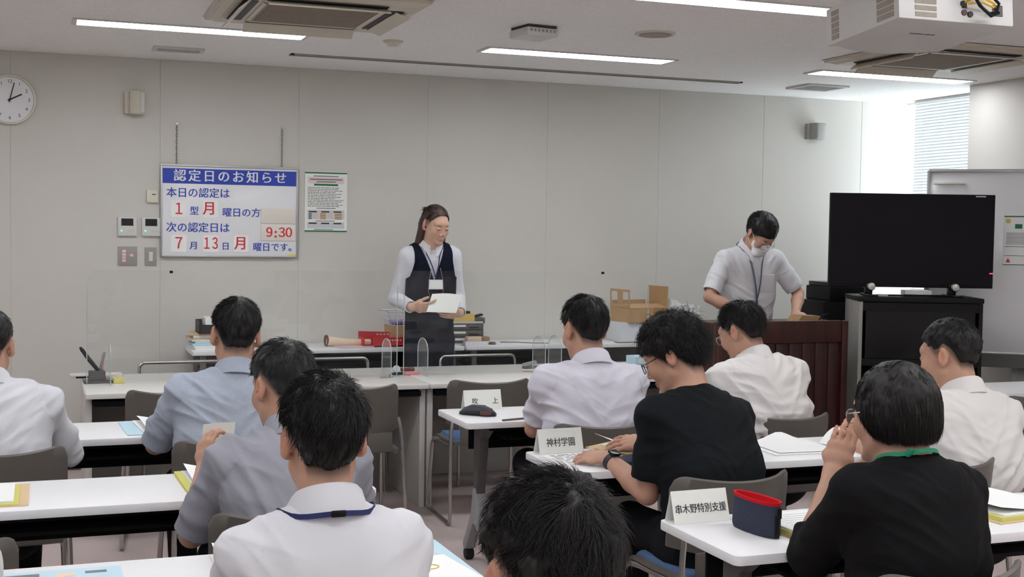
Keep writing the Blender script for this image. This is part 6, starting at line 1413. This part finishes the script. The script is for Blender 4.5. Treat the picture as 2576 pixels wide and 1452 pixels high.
b = MB()      # left flap with two cut windows
for y0_, y1_, z0_, z1_ in ((-d/2, d/2, hh, hh+0.022), (-d/2, d/2, hh+0.112, hh+0.13), (-d/2, -d/2+0.014, hh+0.022, hh+0.112), (-0.035, 0.030, hh+0.022, hh+0.112), (d/2-0.014, d/2, hh+0.022, hh+0.112)): b.box((-w/2-0.005, (y0_+y1_)/2, (z0_+z1_)/2), (th, y1_-y0_, z1_-z0_), rot=(0, -0.05, 0))
b.obj('flap', 'cardboard', t, smooth=False)
box('flap', (w/2+0.002, 0, hh+0.075), (th, d, 0.15), 'cardboard', t, rot=(0, 0.04, 0), bev=0); box('flap', (0, d/2+0.004, hh+0.022), (w*0.9, th, 0.045), 'cardboard', t, bev=0); box('flap', (0.0, -d/2+0.045, hh+0.010), (w, 0.10, th), 'cardboard', t, rot=(0.25, 0, 0), bev=0)
box('tape', (0.07, -d/2-0.0028, hh*0.5), (0.055, 0.0015, hh), 'cardboard_dark', t, bev=0)
t2 = st_thing('paper_pile', 'brown paper packing inside the opened cardboard box', 'paper', 4.05, 8.18, math.radians(10), z=SZ0+0.1445); box('packing', (0, 0.02, 0.045), (0.26, 0.16, 0.09), 'cardboard_dark', t2, bev=0.02)
t = st_thing('paper_pile', 'grey stack of papers right of the opened cardboard box', 'papers', 4.335, 8.20, 0.05)
z = 0.0
for k in range(8): box('sheaf', (0.004*((k*7) % 3-1), 0.003*((k*5) % 3-1), z+0.012), (0.23, 0.30, 0.0235), 'paper_grey' if k % 2 else 'film_white', t, bev=0); z += 0.024
t = st_thing('wrapped_bundle', 'white bundle wrapped in clear film on the grey paper stack', 'bundle', 4.36, 8.19, 0.08, z=SZ0+0.1925); box('sheaf', (0, 0, 0.028), (0.22, 0.28, 0.055), 'paper', t, bev=0.004)
random.seed(21); b = MB()
b.sheet(lambda u, v: (-0.125+0.25*u, -0.155+0.31*v, 0.058+0.045*math.exp(-((u-0.25)**2+(v-0.4)**2)/0.05)+0.014*math.sin(23*u+9*v)*math.cos(17*v-5*u)-0.05*max(0, abs(2*u-1)-0.8)*2), 22, 22, 0.0008); b.obj('film', 'film', t)
# on the podium
t = thing('cardboard_box', 'flat brown cardboard folder on the podium top beside the masked person', 'box', (4.52, 6.78, 1.0155), 0.05); b = MB(); b.prism([(-0.10, 0.0), (0.10, 0.0), (0.085, 0.046), (-0.06, 0.050)], -0.06, 0.06, 'XZ'); b.obj('carton', 'cardboard_dark', t)
t = thing('cable', 'black cable looped on the podium top beside the brown folder', 'cable', (4.64, 6.72, 1.0155)); MB().tube([(-0.05, 0, 0.01), (-0.03, 0, 0.05), (0.02, 0, 0.058), (0.05, 0, 0.03), (0.06, 0.02, 0.006)], 0.005, 7).obj('cord', 'black', t)
t = thing('microphone', 'black microphone lying on the podium under the masked person\'s hand', 'microphone', (4.10, 6.74, 1.0155), 0.3); b = MB(); b.tube([(0.05, 0.12, 0.014), (0.0, 0.0, 0.030)], 0.013, 10); b.obj('barrel', 'black', t); MB().lathe([(0, -0.026), (0.020, -0.016), (0.024, 0.0), (0.020, 0.016), (0, 0.026)], (-0.008, -0.02, 0.036), 16, 'Y').obj('head', 'matte_black', t)
